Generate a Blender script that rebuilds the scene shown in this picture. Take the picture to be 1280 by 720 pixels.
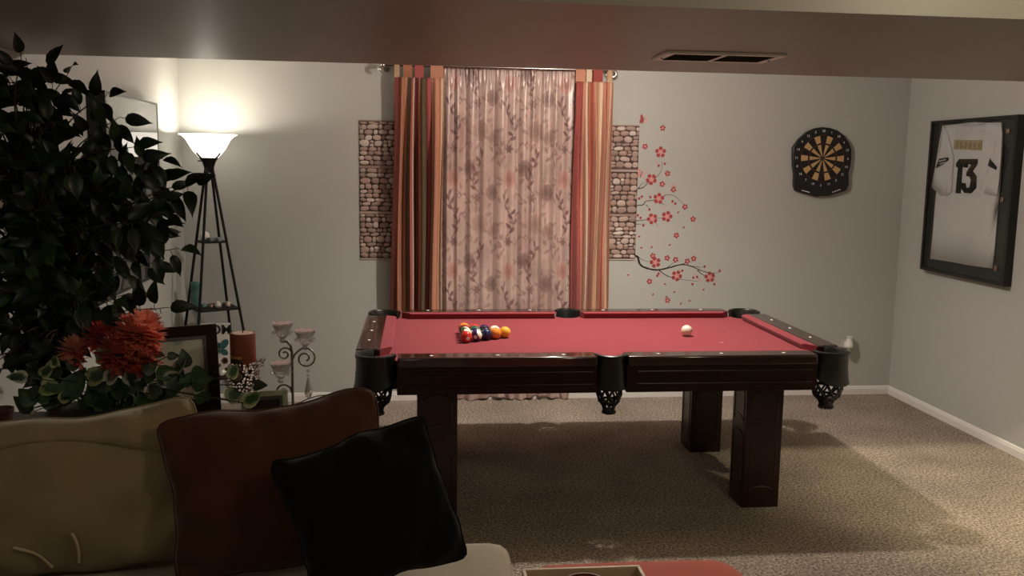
import bpy, bmesh, math, random
import numpy as np
from mathutils import Vector, Matrix, Euler, Quaternion
random.seed(7)
PI = math.pi
S = bpy.context.scene
COL = S.collection
for o in list(bpy.data.objects):
    bpy.data.objects.remove(o)

# ------------------------------------------------------------------ camera
cam_d = bpy.data.cameras.new('camera')
cam_d.sensor_width = 36.0
cam_d.lens = 36.0 * 1124.75 / 1280.0
cam = bpy.data.objects.new('camera', cam_d)
COL.objects.link(cam)
S.camera = cam
_p, _y, _r = 0.1382, 0.1065, 0.0142
_f = Vector((math.sin(_y)*math.cos(_p), math.cos(_y)*math.cos(_p), -math.sin(_p)))
_rt = Vector((math.cos(_y), -math.sin(_y), 0))
_up = _rt.cross(_f)
_r2 = _rt*math.cos(_r) + _up*math.sin(_r)
_u2 = -_rt*math.sin(_r) + _up*math.cos(_r)
cam.matrix_world = Matrix(((_r2.x, _u2.x, -_f.x, 0), (_r2.y, _u2.y, -_f.y, 0), (_r2.z, _u2.z, -_f.z, 1.6), (0, 0, 0, 1)))

# ------------------------------------------------------------------ world, lights, exposure
W = bpy.data.worlds.new('world'); S.world = W; W.use_nodes = True
W.node_tree.nodes['Background'].inputs[0].default_value = (1.0, 0.86, 0.7, 1)
W.node_tree.nodes['Background'].inputs[1].default_value = 0.004
S.view_settings.view_transform = 'Standard'
S.view_settings.look = 'None'
S.view_settings.gamma = 1.0
S.view_settings.use_curve_mapping = False
S.view_settings.exposure = 0.0

def point(name, loc, watts, col, rad):
    d = bpy.data.lights.new(name, 'POINT'); d.energy = watts; d.color = col; d.shadow_soft_size = rad
    o = bpy.data.objects.new(name, d); COL.objects.link(o); o.location = loc
    return o
def spot(name, loc, target, watts, col, rad, angle, blend):
    d = bpy.data.lights.new(name, 'SPOT'); d.energy = watts; d.color = col; d.shadow_soft_size = rad
    d.spot_size = math.radians(angle); d.spot_blend = blend
    o = bpy.data.objects.new(name, d); COL.objects.link(o); o.location = loc
    o.rotation_euler = (Vector(target)-Vector(loc)).to_track_quat('-Z', 'Y').to_euler()
    return o
point('table_light', (1.0, 4.5, 2.24), 58, (1.0, 0.90, 0.80), 0.035)          # ceiling lamp above the pool table, behind the soffit
spot('table_downlight', (1.0, 4.5, 2.235), (1.0, 4.5, 0), 110, (1.0, 0.90, 0.80), 0.035, 140, 0.8)
spot('front_room_can', (2.95, 1.70, 2.42), (3.25, 4.3, 0), 440, (1.0, 0.87, 0.60), 0.010, 60, 0.85)   # recessed can of the front room
point('torchiere_bulb', (-1.255, 5.68, 1.714), 7.0, (1.0, 0.93, 0.82), 0.03)
point('front_room_pendant', (1.75, 1.3, 2.25), 21, (1.0, 0.90, 0.64), 0.10)                     # lamp of the front room, above the frame
point('left_fill_light', (-0.95, 0.9, 1.88), 5.5, (1.0, 0.90, 0.74), 0.12)                       # added fill left of the viewer to brighten cushions and flowers

# ------------------------------------------------------------------ materials
MATS = {}
def srgb(r, g, b):
    f = lambda c: (c/255/12.92) if c/255 <= 0.04045 else ((c/255+0.055)/1.055)**2.4
    return (f(r), f(g), f(b), 1)
def mat(name, col, rough=0.5, metal=0.0, spec=0.5, noise=None, bump=None, sheen=0.0, coat=0.0, emit=None, trans=0.0, ior=1.45):
    """noise=(scale, amount) value mottling, bump=(scale, strength, distance)"""
    if name in MATS: return MATS[name]
    m = bpy.data.materials.new(name); m.use_nodes = True
    nt = m.node_tree; b = nt.nodes['Principled BSDF']
    c = tuple(col) if len(col) == 4 else (*col, 1)
    b.inputs['Base Color'].default_value = c
    b.inputs['Roughness'].default_value = rough
    b.inputs['Metallic'].default_value = metal
    b.inputs['Specular IOR Level'].default_value = spec
    b.inputs['IOR'].default_value = ior
    b.inputs['Sheen Weight'].default_value = sheen
    b.inputs['Coat Weight'].default_value = coat
    b.inputs['Transmission Weight'].default_value = trans
    if emit:
        b.inputs['Emission Color'].default_value = (*emit[:3], 1); b.inputs['Emission Strength'].default_value = emit[3]
    tc = nt.nodes.new('ShaderNodeTexCoord')
    if noise:
        n = nt.nodes.new('ShaderNodeTexNoise'); n.inputs['Scale'].default_value = noise[0]; n.inputs['Detail'].default_value = 4
        nt.links.new(tc.outputs['Object'], n.inputs['Vector'])
        mx = nt.nodes.new('ShaderNodeMix'); mx.data_type = 'RGBA'
        a = noise[1]
        mx.inputs[6].default_value = (c[0]*(1-a), c[1]*(1-a), c[2]*(1-a), 1)
        mx.inputs[7].default_value = (min(1, c[0]*(1+a)), min(1, c[1]*(1+a)), min(1, c[2]*(1+a)), 1)
        nt.links.new(n.outputs['Fac'], mx.inputs[0]); nt.links.new(mx.outputs[2], b.inputs['Base Color'])
    if bump:
        n2 = nt.nodes.new('ShaderNodeTexNoise'); n2.inputs['Scale'].default_value = bump[0]; n2.inputs['Detail'].default_value = 3
        nt.links.new(tc.outputs['Object'], n2.inputs['Vector'])
        bp = nt.nodes.new('ShaderNodeBump'); bp.inputs['Strength'].default_value = bump[1]; bp.inputs['Distance'].default_value = bump[2]
        nt.links.new(n2.outputs['Fac'], bp.inputs['Height']); nt.links.new(bp.outputs['Normal'], b.inputs['Normal'])
    MATS[name] = m
    return m
def ramp_mat(name, stops, source, rough=0.6, spec=0.4, interp='CONSTANT', scale=None, bump=None, sheen=0, axis=0):
    """colour ramp driven by 'uv', 'random' (object info), 'noise' or 'attr'"""
    if name in MATS: return MATS[name]
    m = bpy.data.materials.new(name); m.use_nodes = True
    nt = m.node_tree; b = nt.nodes['Principled BSDF']
    b.inputs['Roughness'].default_value = rough; b.inputs['Specular IOR Level'].default_value = spec; b.inputs['Sheen Weight'].default_value = sheen
    tc = nt.nodes.new('ShaderNodeTexCoord')
    cr = nt.nodes.new('ShaderNodeValToRGB'); cr.color_ramp.interpolation = interp
    els = cr.color_ramp.elements
    els[0].position, els[0].color = stops[0][0], stops[0][1]
    els[1].position, els[1].color = stops[-1][0], stops[-1][1]
    for p, c in stops[1:-1]:
        e = els.new(p); e.color = c
    if source == 'uv':
        s = nt.nodes.new('ShaderNodeSeparateXYZ'); nt.links.new(tc.outputs['UV'], s.inputs[0]); nt.links.new(s.outputs[axis], cr.inputs[0])
    elif source == 'random':
        s = nt.nodes.new('ShaderNodeObjectInfo'); nt.links.new(s.outputs['Random'], cr.inputs[0])
    else:
        s = nt.nodes.new('ShaderNodeTexNoise'); s.inputs['Scale'].default_value = scale; s.inputs['Detail'].default_value = 5
        nt.links.new(tc.outputs['Object'], s.inputs['Vector']); nt.links.new(s.outputs['Fac'], cr.inputs[0])
    nt.links.new(cr.outputs[0], b.inputs['Base Color'])
    if bump:
        n2 = nt.nodes.new('ShaderNodeTexNoise'); n2.inputs['Scale'].default_value = bump[0]; n2.inputs['Detail'].default_value = 3
        nt.links.new(tc.outputs['Object'], n2.inputs['Vector'])
        bp = nt.nodes.new('ShaderNodeBump'); bp.inputs['Strength'].default_value = bump[1]; bp.inputs['Distance'].default_value = bump[2]
        nt.links.new(n2.outputs['Fac'], bp.inputs['Height']); nt.links.new(bp.outputs['Normal'], b.inputs['Normal'])
    MATS[name] = m
    return m
def add_translucency(m, w):
    nt = m.node_tree; b = nt.nodes['Principled BSDF']; t = nt.nodes.new('ShaderNodeBsdfTranslucent'); mx = nt.nodes.new('ShaderNodeMixShader'); mx.inputs[0].default_value = w
    if b.inputs['Base Color'].links: nt.links.new(b.inputs['Base Color'].links[0].from_socket, t.inputs[0])
    else: t.inputs[0].default_value = b.inputs['Base Color'].default_value
    nt.links.new(b.outputs[0], mx.inputs[1]); nt.links.new(t.outputs[0], mx.inputs[2]); nt.links.new(mx.outputs[0], nt.nodes['Material Output'].inputs[0])
    return m
def glass_pane_mat():
    m = bpy.data.materials.new('thin_glass'); m.use_nodes = True
    nt = m.node_tree; nt.nodes.remove(nt.nodes['Principled BSDF'])
    t = nt.nodes.new('ShaderNodeBsdfTransparent'); t.inputs[0].default_value = (0.93, 0.95, 0.94, 1)
    g = nt.nodes.new('ShaderNodeBsdfGlossy'); g.inputs['Roughness'].default_value = 0.02
    lw = nt.nodes.new('ShaderNodeLayerWeight'); lw.inputs[0].default_value = .5
    pw = nt.nodes.new('ShaderNodeMath'); pw.operation = 'POWER'; pw.inputs[1].default_value = 5; nt.links.new(lw.outputs['Facing'], pw.inputs[0])
    fr = nt.nodes.new('ShaderNodeMath'); fr.operation = 'MULTIPLY_ADD'; fr.inputs[1].default_value = .9; fr.inputs[2].default_value = .03; nt.links.new(pw.outputs[0], fr.inputs[0])
    mx = nt.nodes.new('ShaderNodeMixShader')
    nt.links.new(fr.outputs[0], mx.inputs[0]); nt.links.new(t.outputs[0], mx.inputs[1]); nt.links.new(g.outputs[0], mx.inputs[2])
    nt.links.new(mx.outputs[0], nt.nodes['Material Output'].inputs[0])
    MATS['thin_glass'] = m
    return m

def carpet_mat():
    m = bpy.data.materials.new('carpet'); m.use_nodes = True
    nt = m.node_tree; b = nt.nodes['Principled BSDF']; b.inputs['Roughness'].default_value = 0.95
    b.inputs['Specular IOR Level'].default_value = 0.1; b.inputs['Sheen Weight'].default_value = 0.15
    tc = nt.nodes.new('ShaderNodeTexCoord')
    n1 = nt.nodes.new('ShaderNodeTexNoise'); n1.inputs['Scale'].default_value = 84; n1.inputs['Detail'].default_value = 4; n1.inputs['Roughness'].default_value = .75
    n2 = nt.nodes.new('ShaderNodeTexNoise'); n2.inputs['Scale'].default_value = 2.6; n2.inputs['Detail'].default_value = 3
    for n in (n1, n2): nt.links.new(tc.outputs['Object'], n.inputs['Vector'])
    cr = nt.nodes.new('ShaderNodeValToRGB'); e = cr.color_ramp.elements
    e[0].position, e[0].color = 0.375, (0.05, 0.036, 0.026, 1); e[1].position, e[1].color = 0.64, (0.66, 0.54, 0.43, 1)
    k = e.new(0.5); k.color = (0.33, 0.26, 0.195, 1)
    nt.links.new(n1.outputs['Fac'], cr.inputs[0])
    mr = nt.nodes.new('ShaderNodeMapRange'); mr.inputs[1].default_value = .3; mr.inputs[2].default_value = .7; mr.inputs[3].default_value = .78; mr.inputs[4].default_value = 1.2
    nt.links.new(n2.outputs['Fac'], mr.inputs[0])
    hs = nt.nodes.new('ShaderNodeHueSaturation'); nt.links.new(mr.outputs[0], hs.inputs['Value']); nt.links.new(cr.outputs[0], hs.inputs['Color'])
    nt.links.new(hs.outputs[0], b.inputs['Base Color'])
    bp = nt.nodes.new('ShaderNodeBump'); bp.inputs['Strength'].default_value = 1.0; bp.inputs['Distance'].default_value = 0.016
    nt.links.new(n1.outputs['Fac'], bp.inputs['Height']); nt.links.new(bp.outputs['Normal'], b.inputs['Normal'])
    return m

M_wall = mat('wall_paint', (0.455, 0.455, 0.425), 0.75, spec=0.3, noise=(1.2, 0.025), bump=(220, 0.12, 0.001))
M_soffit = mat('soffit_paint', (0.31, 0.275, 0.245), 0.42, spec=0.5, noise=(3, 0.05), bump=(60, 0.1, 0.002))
M_ceil = mat('ceiling_paint', (0.62, 0.59, 0.53), 0.85, spec=0.2, bump=(90, 0.3, 0.003))
M_carpet = carpet_mat()
M_trim = mat('white_trim_paint', (0.76, 0.73, 0.70), 0.4, noise=(8, 0.03))
M_mahog = mat('mahogany_lacquer', (0.030, 0.011, 0.008), 0.12, spec=0.6, noise=(14, 0.4), coat=0.3)
M_mahog_d = mat('mahogany_side', (0.018, 0.0065, 0.005), 0.36, spec=0.3, noise=(10, 0.35))
M_felt = mat('red_felt', (0.225, 0.034, 0.044), 0.95, spec=0.12, noise=(60, 0.07), bump=(700, 0.15, 0.001), sheen=0.12)
M_leather = mat('black_leather', (0.010, 0.010, 0.009), 0.35, spec=0.5, bump=(300, 0.15, 0.001))
M_pearl = mat('pearl_inlay', (0.9, 0.88, 0.84), 0.5)
M_blackmetal = mat('black_metal', (0.008, 0.0075, 0.0075), 0.55, spec=0.25, noise=(30, 0.2))
M_blackpl = mat('black_plastic', (0.011, 0.011, 0.012), 0.38, noise=(30, 0.2))
M_chrome = mat('chrome', (0.7, 0.68, 0.66), 0.18, metal=1.0, noise=(20, 0.05))
M_silver = mat('antique_silver', (0.27, 0.25, 0.235), 0.25, metal=1.0, noise=(40, 0.15))
M_white = mat('white_plastic', (0.82, 0.78, 0.76), 0.35, noise=(20, 0.03))
M_tan = mat('tan_segment', (0.54, 0.345, 0.155), 0.5, noise=(60, 0.08))
M_glass = glass_pane_mat()
M_number = mat('number_white', (0.8, 0.77, 0.72), 0.5, noise=(50, 0.05))
M_ink = mat('black_ink', (0.012, 0.012, 0.012), 0.6, noise=(50, 0.1))

# ------------------------------------------------------------------ mesh helpers
class MB:
    def __init__(s): s.v = []; s.f = []; s.uv = None
    def add(s, vs, fs):
        n = len(s.v); s.v += [tuple(v) for v in vs]; s.f += [tuple(i+n for i in f) for f in fs]; return s
    def box(s, x0, x1, y0, y1, z0, z1):
        return s.add([(x0,y0,z0),(x1,y0,z0),(x1,y1,z0),(x0,y1,z0),(x0,y0,z1),(x1,y0,z1),(x1,y1,z1),(x0,y1,z1)],
                     [(0,3,2,1),(4,5,6,7),(0,1,5,4),(1,2,6,5),(2,3,7,6),(3,0,4,7)])
    def tube(s, pts, rad, n=8, cap=True):
        pts = [Vector(p) for p in pts]; k = len(pts)
        rads = rad if isinstance(rad, (list, tuple)) else [rad]*k
        t0 = (pts[1]-pts[0]).normalized()
        a = Vector((0,0,1)) if abs(t0.z) < .9 else Vector((1,0,0))
        nrm = t0.cross(a).normalized(); vs = []; fs = []
        for i in range(k):
            t = (pts[min(i+1,k-1)]-pts[max(i-1,0)])
            t = t.normalized() if t.length > 1e-9 else t0
            nrm = (nrm - t*nrm.dot(t)); nrm = nrm.normalized() if nrm.length > 1e-6 else t.orthogonal().normalized()
            b = t.cross(nrm)
            for j in range(n):
                an = 2*PI*j/n
                vs.append(pts[i] + (nrm*math.cos(an)+b*math.sin(an))*rads[i])
        for i in range(k-1):
            for j in range(n):
                fs.append((i*n+j, i*n+(j+1)%n, (i+1)*n+(j+1)%n, (i+1)*n+j))
        if cap:
            fs.append(tuple(range(n-1,-1,-1))); fs.append(tuple(range((k-1)*n, k*n)))
        return s.add(vs, fs)
    def lathe(s, cx, cy, prof, n=24, close=True):
        vs = []; fs = []; k = len(prof)
        for r, z in prof:
            for j in range(n):
                a = 2*PI*j/n; vs.append((cx+r*math.cos(a), cy+r*math.sin(a), z))
        for i in range(k-1):
            for j in range(n):
                fs.append((i*n+j, i*n+(j+1)%n, (i+1)*n+(j+1)%n, (i+1)*n+j))
        if close:
            fs.append(tuple(range(n-1,-1,-1))); fs.append(tuple(range((k-1)*n, k*n)))
        return s.add(vs, fs)
    def prism(s, poly, fn, d0, d1):
        """poly 2D; fn(a,b,d) -> xyz"""
        n = len(poly)
        vs = [fn(a,b,d0) for a,b in poly] + [fn(a,b,d1) for a,b in poly]
        fs = [tuple(range(n-1,-1,-1)), tuple(range(n,2*n))] + [(i,(i+1)%n,n+(i+1)%n,n+i) for i in range(n)]
        return s.add(vs, fs)
    def sphere(s, c, r, nu=12, nv=8, sc=(1,1,1)):
        vs = [(c[0],c[1],c[2]-r*sc[2])]; fs = []
        for i in range(1,nv):
            th = -PI/2+PI*i/nv
            for j in range(nu):
                a = 2*PI*j/nu
                vs.append((c[0]+r*sc[0]*math.cos(th)*math.cos(a), c[1]+r*sc[1]*math.cos(th)*math.sin(a), c[2]+r*sc[2]*math.sin(th)))
        vs.append((c[0],c[1],c[2]+r*sc[2])); L = len(vs)-1
        for j in range(nu): fs.append((0, 1+(j+1)%nu, 1+j)); fs.append((L, L-nu+j, L-nu+(j+1)%nu))
        for i in range(nv-2):
            for j in range(nu):
                a = 1+i*nu
                fs.append((a+j, a+(j+1)%nu, a+nu+(j+1)%nu, a+nu+j))
        return s.add(vs, fs)
    def xf(s, M, start=0):
        for i in range(start, len(s.v)): s.v[i] = tuple(M @ Vector(s.v[i]))
        return s
    def mesh(s, name, smooth=None):
        me = bpy.data.meshes.new(name); me.from_pydata(s.v, [], s.f); me.update()
        bm = bmesh.new(); bm.from_mesh(me); bmesh.ops.recalc_face_normals(bm, faces=bm.faces); bm.to_mesh(me); bm.free()
        if smooth is not None:
            me.polygons.foreach_set('use_smooth', [True]*len(me.polygons))
            me.set_sharp_from_angle(angle=math.radians(smooth))
        return me
WM = {}
def link(o, parent=None, wm=None):
    COL.objects.link(o)
    if parent is not None:
        o.parent = parent; o.matrix_parent_inverse = WM[parent.name].inverted()
    WM[o.name] = wm if wm is not None else Matrix.Identity(4)
    return o
def obj(name, mb, m, parent=None, smooth=None, bevel=0, seg=2, loc=None, rot=None, scale=None):
    """one mesh object; mb in world coordinates unless loc/rot given (then local)"""
    me = mb if isinstance(mb, bpy.types.Mesh) else mb.mesh(name, smooth)
    o = bpy.data.objects.new(name, me)
    if m is not None and not me.materials: me.materials.append(m)
    wm = Matrix.Identity(4)
    if loc is not None:
        q = rot if isinstance(rot, Quaternion) else (Euler(rot).to_quaternion() if rot is not None else Quaternion())
        wm = Matrix.LocRotScale(Vector(loc), q, Vector(scale) if scale is not None else None)
        o.location = loc; o.rotation_euler = q.to_euler()
        if scale is not None: o.scale = scale
    link(o, parent, wm)
    if bevel:
        b = o.modifiers.new('bevel', 'BEVEL'); b.width = bevel; b.segments = seg; b.limit_method = 'ANGLE'; b.angle_limit = math.radians(40)
        if smooth is None:
            me.polygons.foreach_set('use_smooth', [True]*len(me.polygons)); me.set_sharp_from_angle(angle=math.radians(50))
    return o
def tag(o, label, cat, group=None):
    o['label'] = label; o['category'] = cat
    if group: o['group'] = group
    return o
def thing(name, label, cat, loc=(0,0,0), group=None):
    o = bpy.data.objects.new(name, None); o.empty_display_size = .05; o.location = loc
    link(o, None, Matrix.Translation(Vector(loc)))
    return tag(o, label, cat, group)
def struct(name, mb, m, label=None, bevel=0, parent=None):
    o = obj(name, mb, m, parent, bevel=bevel); o['kind'] = 'structure'
    if label: o['label'] = label
    return o
def text_mb(body, size, depth=0.001, bold=0):
    cu = bpy.data.curves.new('lettering', 'FONT'); cu.body = body; cu.size = size; cu.extrude = depth/2; cu.align_x = 'CENTER'; cu.align_y = 'CENTER'; cu.resolution_u = 3; cu.offset = bold*size
    o = bpy.data.objects.new('lettering', cu); COL.objects.link(o)
    dg = bpy.context.evaluated_depsgraph_get(); me = bpy.data.meshes.new_from_object(o.evaluated_get(dg))
    mb = MB(); mb.add([v.co for v in me.vertices], [tuple(p.vertices) for p in me.polygons])
    bpy.data.objects.remove(o); bpy.data.curves.remove(cu); bpy.data.meshes.remove(me)
    return mb
def facing(c, u, v, n):
    """matrix mapping local x->u, y->v, z->n at c"""
    u, v, n = Vector(u), Vector(v), Vector(n)
    return Matrix(((u.x,v.x,n.x,c[0]),(u.y,v.y,n.y,c[1]),(u.z,v.z,n.z,c[2]),(0,0,0,1)))

# ------------------------------------------------------------------ room shell
XL, XR, YB, YF = -1.489, 3.363, 5.97, -2.4
ZS, ZC = 1.985, 2.44
struct('floor', MB().box(XL-.1, XR+.1, YF-.1, YB+.1, -.1, 0), M_carpet, 'speckled brown carpet')
struct('wall_back', MB().box(XL-.1, XR+.1, YB, YB+.1, 0, ZC), M_wall, 'pale grey back wall')
struct('wall_left', MB().box(XL-.1, XL, YF, YB, 0, ZC), M_wall, 'pale grey left wall')
struct('wall_right', MB().box(XR, XR+.1, YF, YB, 0, ZC), M_wall, 'pale grey right wall')
struct('wall_front', MB().box(XL-.1, XR+.1, YF-.1, YF, 0, ZC), M_wall, 'grey wall behind the viewer')
struct('ceiling', MB().box(XL-.1, XR+.1, YF-.1, YB+.1, ZC, ZC+.1), M_ceil, 'cream ceiling')
struct('trim_1', MB().prism([(XL, 3.70), (XR, 3.79), (XR, 2.26), (XL, 2.215)], lambda a,b,d: (a,b,d), ZS, ZC), M_soffit, 'dark brownish dropped soffit crossing the ceiling')
def baseboard(name, p0, p1, nrm):
    p0, p1, n = Vector(p0), Vector(p1), Vector(nrm)
    prof = [(0,0),(0.013,0),(0.013,0.040),(0.010,0.046),(0.0085,0.054),(0.004,0.060),(0,0.060)]
    vs = [p0+n*a+Vector((0,0,b)) for a,b in prof] + [p1+n*a+Vector((0,0,b)) for a,b in prof]
    k = len(prof)
    struct(name, MB().add(vs, [(i,(i+1)%k,k+(i+1)%k,k+i) for i in range(k)]+[tuple(range(k)), tuple(range(2*k-1,k-1,-1))]), M_trim)
baseboard('baseboard_back', (XL,YB,0), (XR,YB,0), (0,-1,0))
baseboard('baseboard_right', (XR,YF,0), (XR,YB-.013,0), (-1,0,0))
baseboard('baseboard_left', (XL,YF,0), (XL,YB-.013,0), (1,0,0))

# soffit air vent
vent = thing('air_vent', 'double white return air vent set in the soffit underside', 'vent', (1.06, 3.17, ZS))
vx0, vx1, vy0, vy1 = .848, 1.268, 3.06, 3.285
fr = MB()
for a in ((vx0,vx1,vy0,vy0+.022),(vx0,vx1,vy1-.022,vy1),(vx0,vx0+.03,vy0+.022,vy1-.022),(vx1-.03,vx1,vy0+.022,vy1-.022),((vx0+vx1)/2-.01,(vx0+vx1)/2+.01,vy0+.022,vy1-.022)):
    fr.box(*a, ZS-.010, ZS)
M_vent = mat('vent_enamel', (0.86, 0.80, 0.74), 0.45, noise=(30, 0.08))
M_ventd = mat('vent_dark_metal', (0.06, 0.045, 0.03), 0.6, noise=(30, 0.1))  # dark brown metal of the slats and screws
obj('frame', fr, M_vent, vent, bevel=.002)
obj('duct_opening', MB().box(vx0+.03, vx1-.03, vy0+.022, vy1-.022, ZS-.0015, ZS), mat('duct_black', (.012,.01,.008), .9, noise=(9,.1)), vent)
slat = MB().prism([(-.006,-.004),(.006,.003),(.006,.0045),(-.006,-.0025)], lambda a,b,d: (d,a,b), 0, .168).mesh('slat')
for side in (vx0+.032, (vx0+vx1)/2+.010):
    for i in range(11):
        obj('slat', slat, M_ventd, vent, loc=(side, vy0+.032+i*.0162, ZS-.0065))
for sx in (vx0+.014, vx1-.014):
    obj('screw', MB().lathe(sx, 3.19, [(.004,ZS-.0125),(.004,ZS-.009)], 8), M_ventd, vent)

# ------------------------------------------------------------------ pool table
PT = thing('pool_table', 'dark mahogany pool table with red felt and black leather pockets', 'pool table', (.855, 4.435, 0))
TX0, TX1, TY0, TY1 = -.272, 1.982, 3.785, 5.085
ZR, ZB = .768, .735
cxT, cyT = (TX0+TX1)/2, (TY0+TY1)/2
PC = [(-.178,3.888),(.855,3.852),(1.888,3.888),(-.178,4.982),(.855,5.018),(1.888,4.982)]
# playing bed with pocket cut-outs
bx0, bx1, by0, by1 = TX0+.11, TX1-.11, TY0+.10, TY1-.10
def arc(c, r, a0, a1, n=10): return [(c[0]+r*math.cos(math.radians(a0+(a1-a0)*i/n)), c[1]+r*math.sin(math.radians(a0+(a1-a0)*i/n))) for i in range(n+1)]
poly = []
poly += arc(PC[0], .078, 95, -5); poly += arc((PC[1][0],PC[1][1]), .066, 165, 15); poly += arc(PC[2], .078, 185, 85)
poly += arc(PC[5], .078, 275, 175); poly += arc(PC[4], .066, 345, 195); poly += arc(PC[3], .078, 5, -95)
obj('playing_cloth', MB().prism(poly, lambda a,b,d:(a,b,d), ZB-.022, ZB), M_felt, PT)
# rails
def rail(x0,x1,y0,y1):
    r = obj('rail', MB().box(x0,x1,y0,y1,.722,ZR), M_mahog, PT, bevel=.009, seg=3); return r
xs = [(-.082,.787),(.923,1.792)]
for x0,x1 in xs:
    rail(x0,x1,TY0,TY0+.10); rail(x0,x1,TY1-.10,TY1)
rail(TX0,TX0+.108,3.985,4.885); rail(TX1-.108,TX1,3.985,4.885)
def cushion(p0, p1, inn, m0, m1, w=.055):
    p0, p1, n = Vector(p0), Vector(p1), Vector(inn); t = (p1-p0).normalized()
    sec = [(0,ZR-.0015),(w*.8,ZR+.001),(w,ZR-.003),(w*.97,ZR-.008),(w*.72,ZB+.0005),(0,ZB+.0005)]
    A = [p0+n*a+t*m0*a/w+Vector((0,0,z)) for a,z in sec]; B = [p1+n*a-t*m1*a/w+Vector((0,0,z)) for a,z in sec]
    k = len(sec)
    obj('cushion', MB().add(A+B, [(i,(i+1)%k,k+(i+1)%k,k+i) for i in range(k)]+[tuple(range(k)), tuple(range(2*k-1,k-1,-1))]), M_felt, PT, smooth=35)
for (x0,x1),(ma,mb_) in zip(xs, ((.05,.018),(.018,.05))):
    cushion((x0,TY0+.10,0),(x1,TY0+.10,0),(0,1,0),ma,mb_)
    cushion((x0,TY1-.10,0),(x1,TY1-.10,0),(0,-1,0),ma,mb_)
cushion((TX0+.108,3.985,0),(TX0+.108,4.885,0),(1,0,0),.05,.05)
cushion((TX1-.108,3.985,0),(TX1-.108,4.885,0),(-1,0,0),.05,.05)
# sights
dia = MB().prism([(-.010,0),(0,-.008),(.010,0),(0,.008)], lambda a,b,d:(a,b,d), 0, .0012).mesh('sight')
for x0,x1 in xs:
    for k in range(3):
        x = x0 + (x1-x0)*(k+.5+(.0))/3
        for y in (TY0+.048, TY1-.048): obj('sight', dia, M_pearl, PT, loc=(x,y,ZR))
for k in range(3):
    for x in (TX0+.05, TX1-.05): obj('sight', dia, M_pearl, PT, loc=(x,4.19+k*.245,ZR), rot=(0,0,PI/2))
# apron with mouldings
def apron(x0,x1,y0,y1, long_axis):
    a = obj('apron', MB().box(x0,x1,y0,y1,.602,.724), M_mahog_d, PT, bevel=.003)
    for z in (.697,.641):
        if long_axis == 'x':
            yy = y0 if y0 < cyT else y1
            obj('moulding', MB().tube([(x0+.05,yy,z),(x1-.02,yy,z)], .006, 8), M_mahog_d, a, smooth=40)
        else:
            xx = x0 if x0 < cxT else x1
            obj('moulding', MB().tube([(xx,y0+.04,z),(xx,y1-.04,z)], .006, 8), M_mahog, a, smooth=40)
for x0,x1 in ((-.085,.79),(.92,1.795)):
    apron(x0,x1,TY0+.014,TY0+.065,'x'); apron(x0,x1,TY1-.065,TY1-.014,'x')
apron(TX0+.014,TX0+.065,4.0,4.87,'y'); apron(TX1-.065,TX1-.014,4.0,4.87,'y')
obj('bed_frame', MB().box(TX0+.13,TX1-.13,TY0+.13,TY1-.13,.60,.715), M_mahog_d, PT)
# pockets
def pocket(c, a0, a1, r, rx=1.0, zt=.772, zb=.612, flare=.012):
    n = 20; vs = []; fs = []
    prof = [(r-.016,zb),(r-.018,zt-.012),(r-.012,zt-.002),(r-.003,zt),(r+.004,zt-.004),(r+.006,zt-.014),(r+.0015,zt-.024),(r+.002,zt-.07),(r+flare*.6,zb+.03),(r+flare,zb+.008),(r+flare-.006,zb)]
    k = len(prof)
    for i in range(n+1):
        a = math.radians(a0+(a1-a0)*i/n); tt = abs(2*i/n-1)**3*(.06 if rx == 1.0 else .015)
        for rr, z in prof: vs.append((c[0]+rr*math.cos(a)*rx, c[1]+rr*math.sin(a), z+tt*max(0,min(1,(.70-z)/.06))))
    for i in range(n):
        for j in range(k): fs.append((i*k+j, i*k+(j+1)%k, (i+1)*k+(j+1)%k, (i+1)*k+j))
    fs.append(tuple(range(k))); fs.append(tuple(range((n+1)*k-1, n*k-1, -1)))
    p = obj('pocket', MB().add(vs, fs), M_leather, PT, smooth=45)
    q = MB(); m = 9
    rr = [(r*.82,.622),(r*.80,.585),(r*.66,.553),(r*.40,.532),(r*.36,.522)]
    def P(a,i): return (c[0]+rr[i][0]*math.cos(a)*rx, c[1]+rr[i][0]*math.sin(a), rr[i][1])
    st = 2*PI/m
    for j in range(m):
        for sg in (1,-1):
            q.tube([P(st*j,0),P(st*(j+.5*sg),1),P(st*(j+1*sg),2),P(st*(j+1.5*sg),3),P(st*(j+1.5*sg),4)], .0052, 5)
    for i in (0,2): q.tube([P(2*PI*t/18,i) for t in range(19)], .006, 5)
    obj('net', q, M_leather, p, smooth=60)
    t = MB().lathe(c[0],c[1],[(r*.30,.535),(r*.42,.528),(r*.38,.512),(r*.36,.504)],14)
    for j in range(12):
        a = 2*PI*j/12; x,y = c[0]+r*.34*math.cos(a), c[1]+r*.34*math.sin(a)
        t.tube([(x,y,.508),(x+.001,y,.495)], .0075, 5)
    obj('tassel', t, M_leather, p, smooth=40)
pocket(PC[0], 100, 350, .085); pocket(PC[2], 80, -170, .085)
pocket(PC[3], -100, -350, .085); pocket(PC[5], -80, 170, .085)
pocket(PC[1], 180, 360, .072, .95); pocket(PC[4], 180, 0, .072, .95)
# silver corner tips on the left end rail
obj('corner_tip', MB().box(TX0+.002,TX0+.03,3.975,3.992,.735,.762), M_chrome, PT, bevel=.006)
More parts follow.
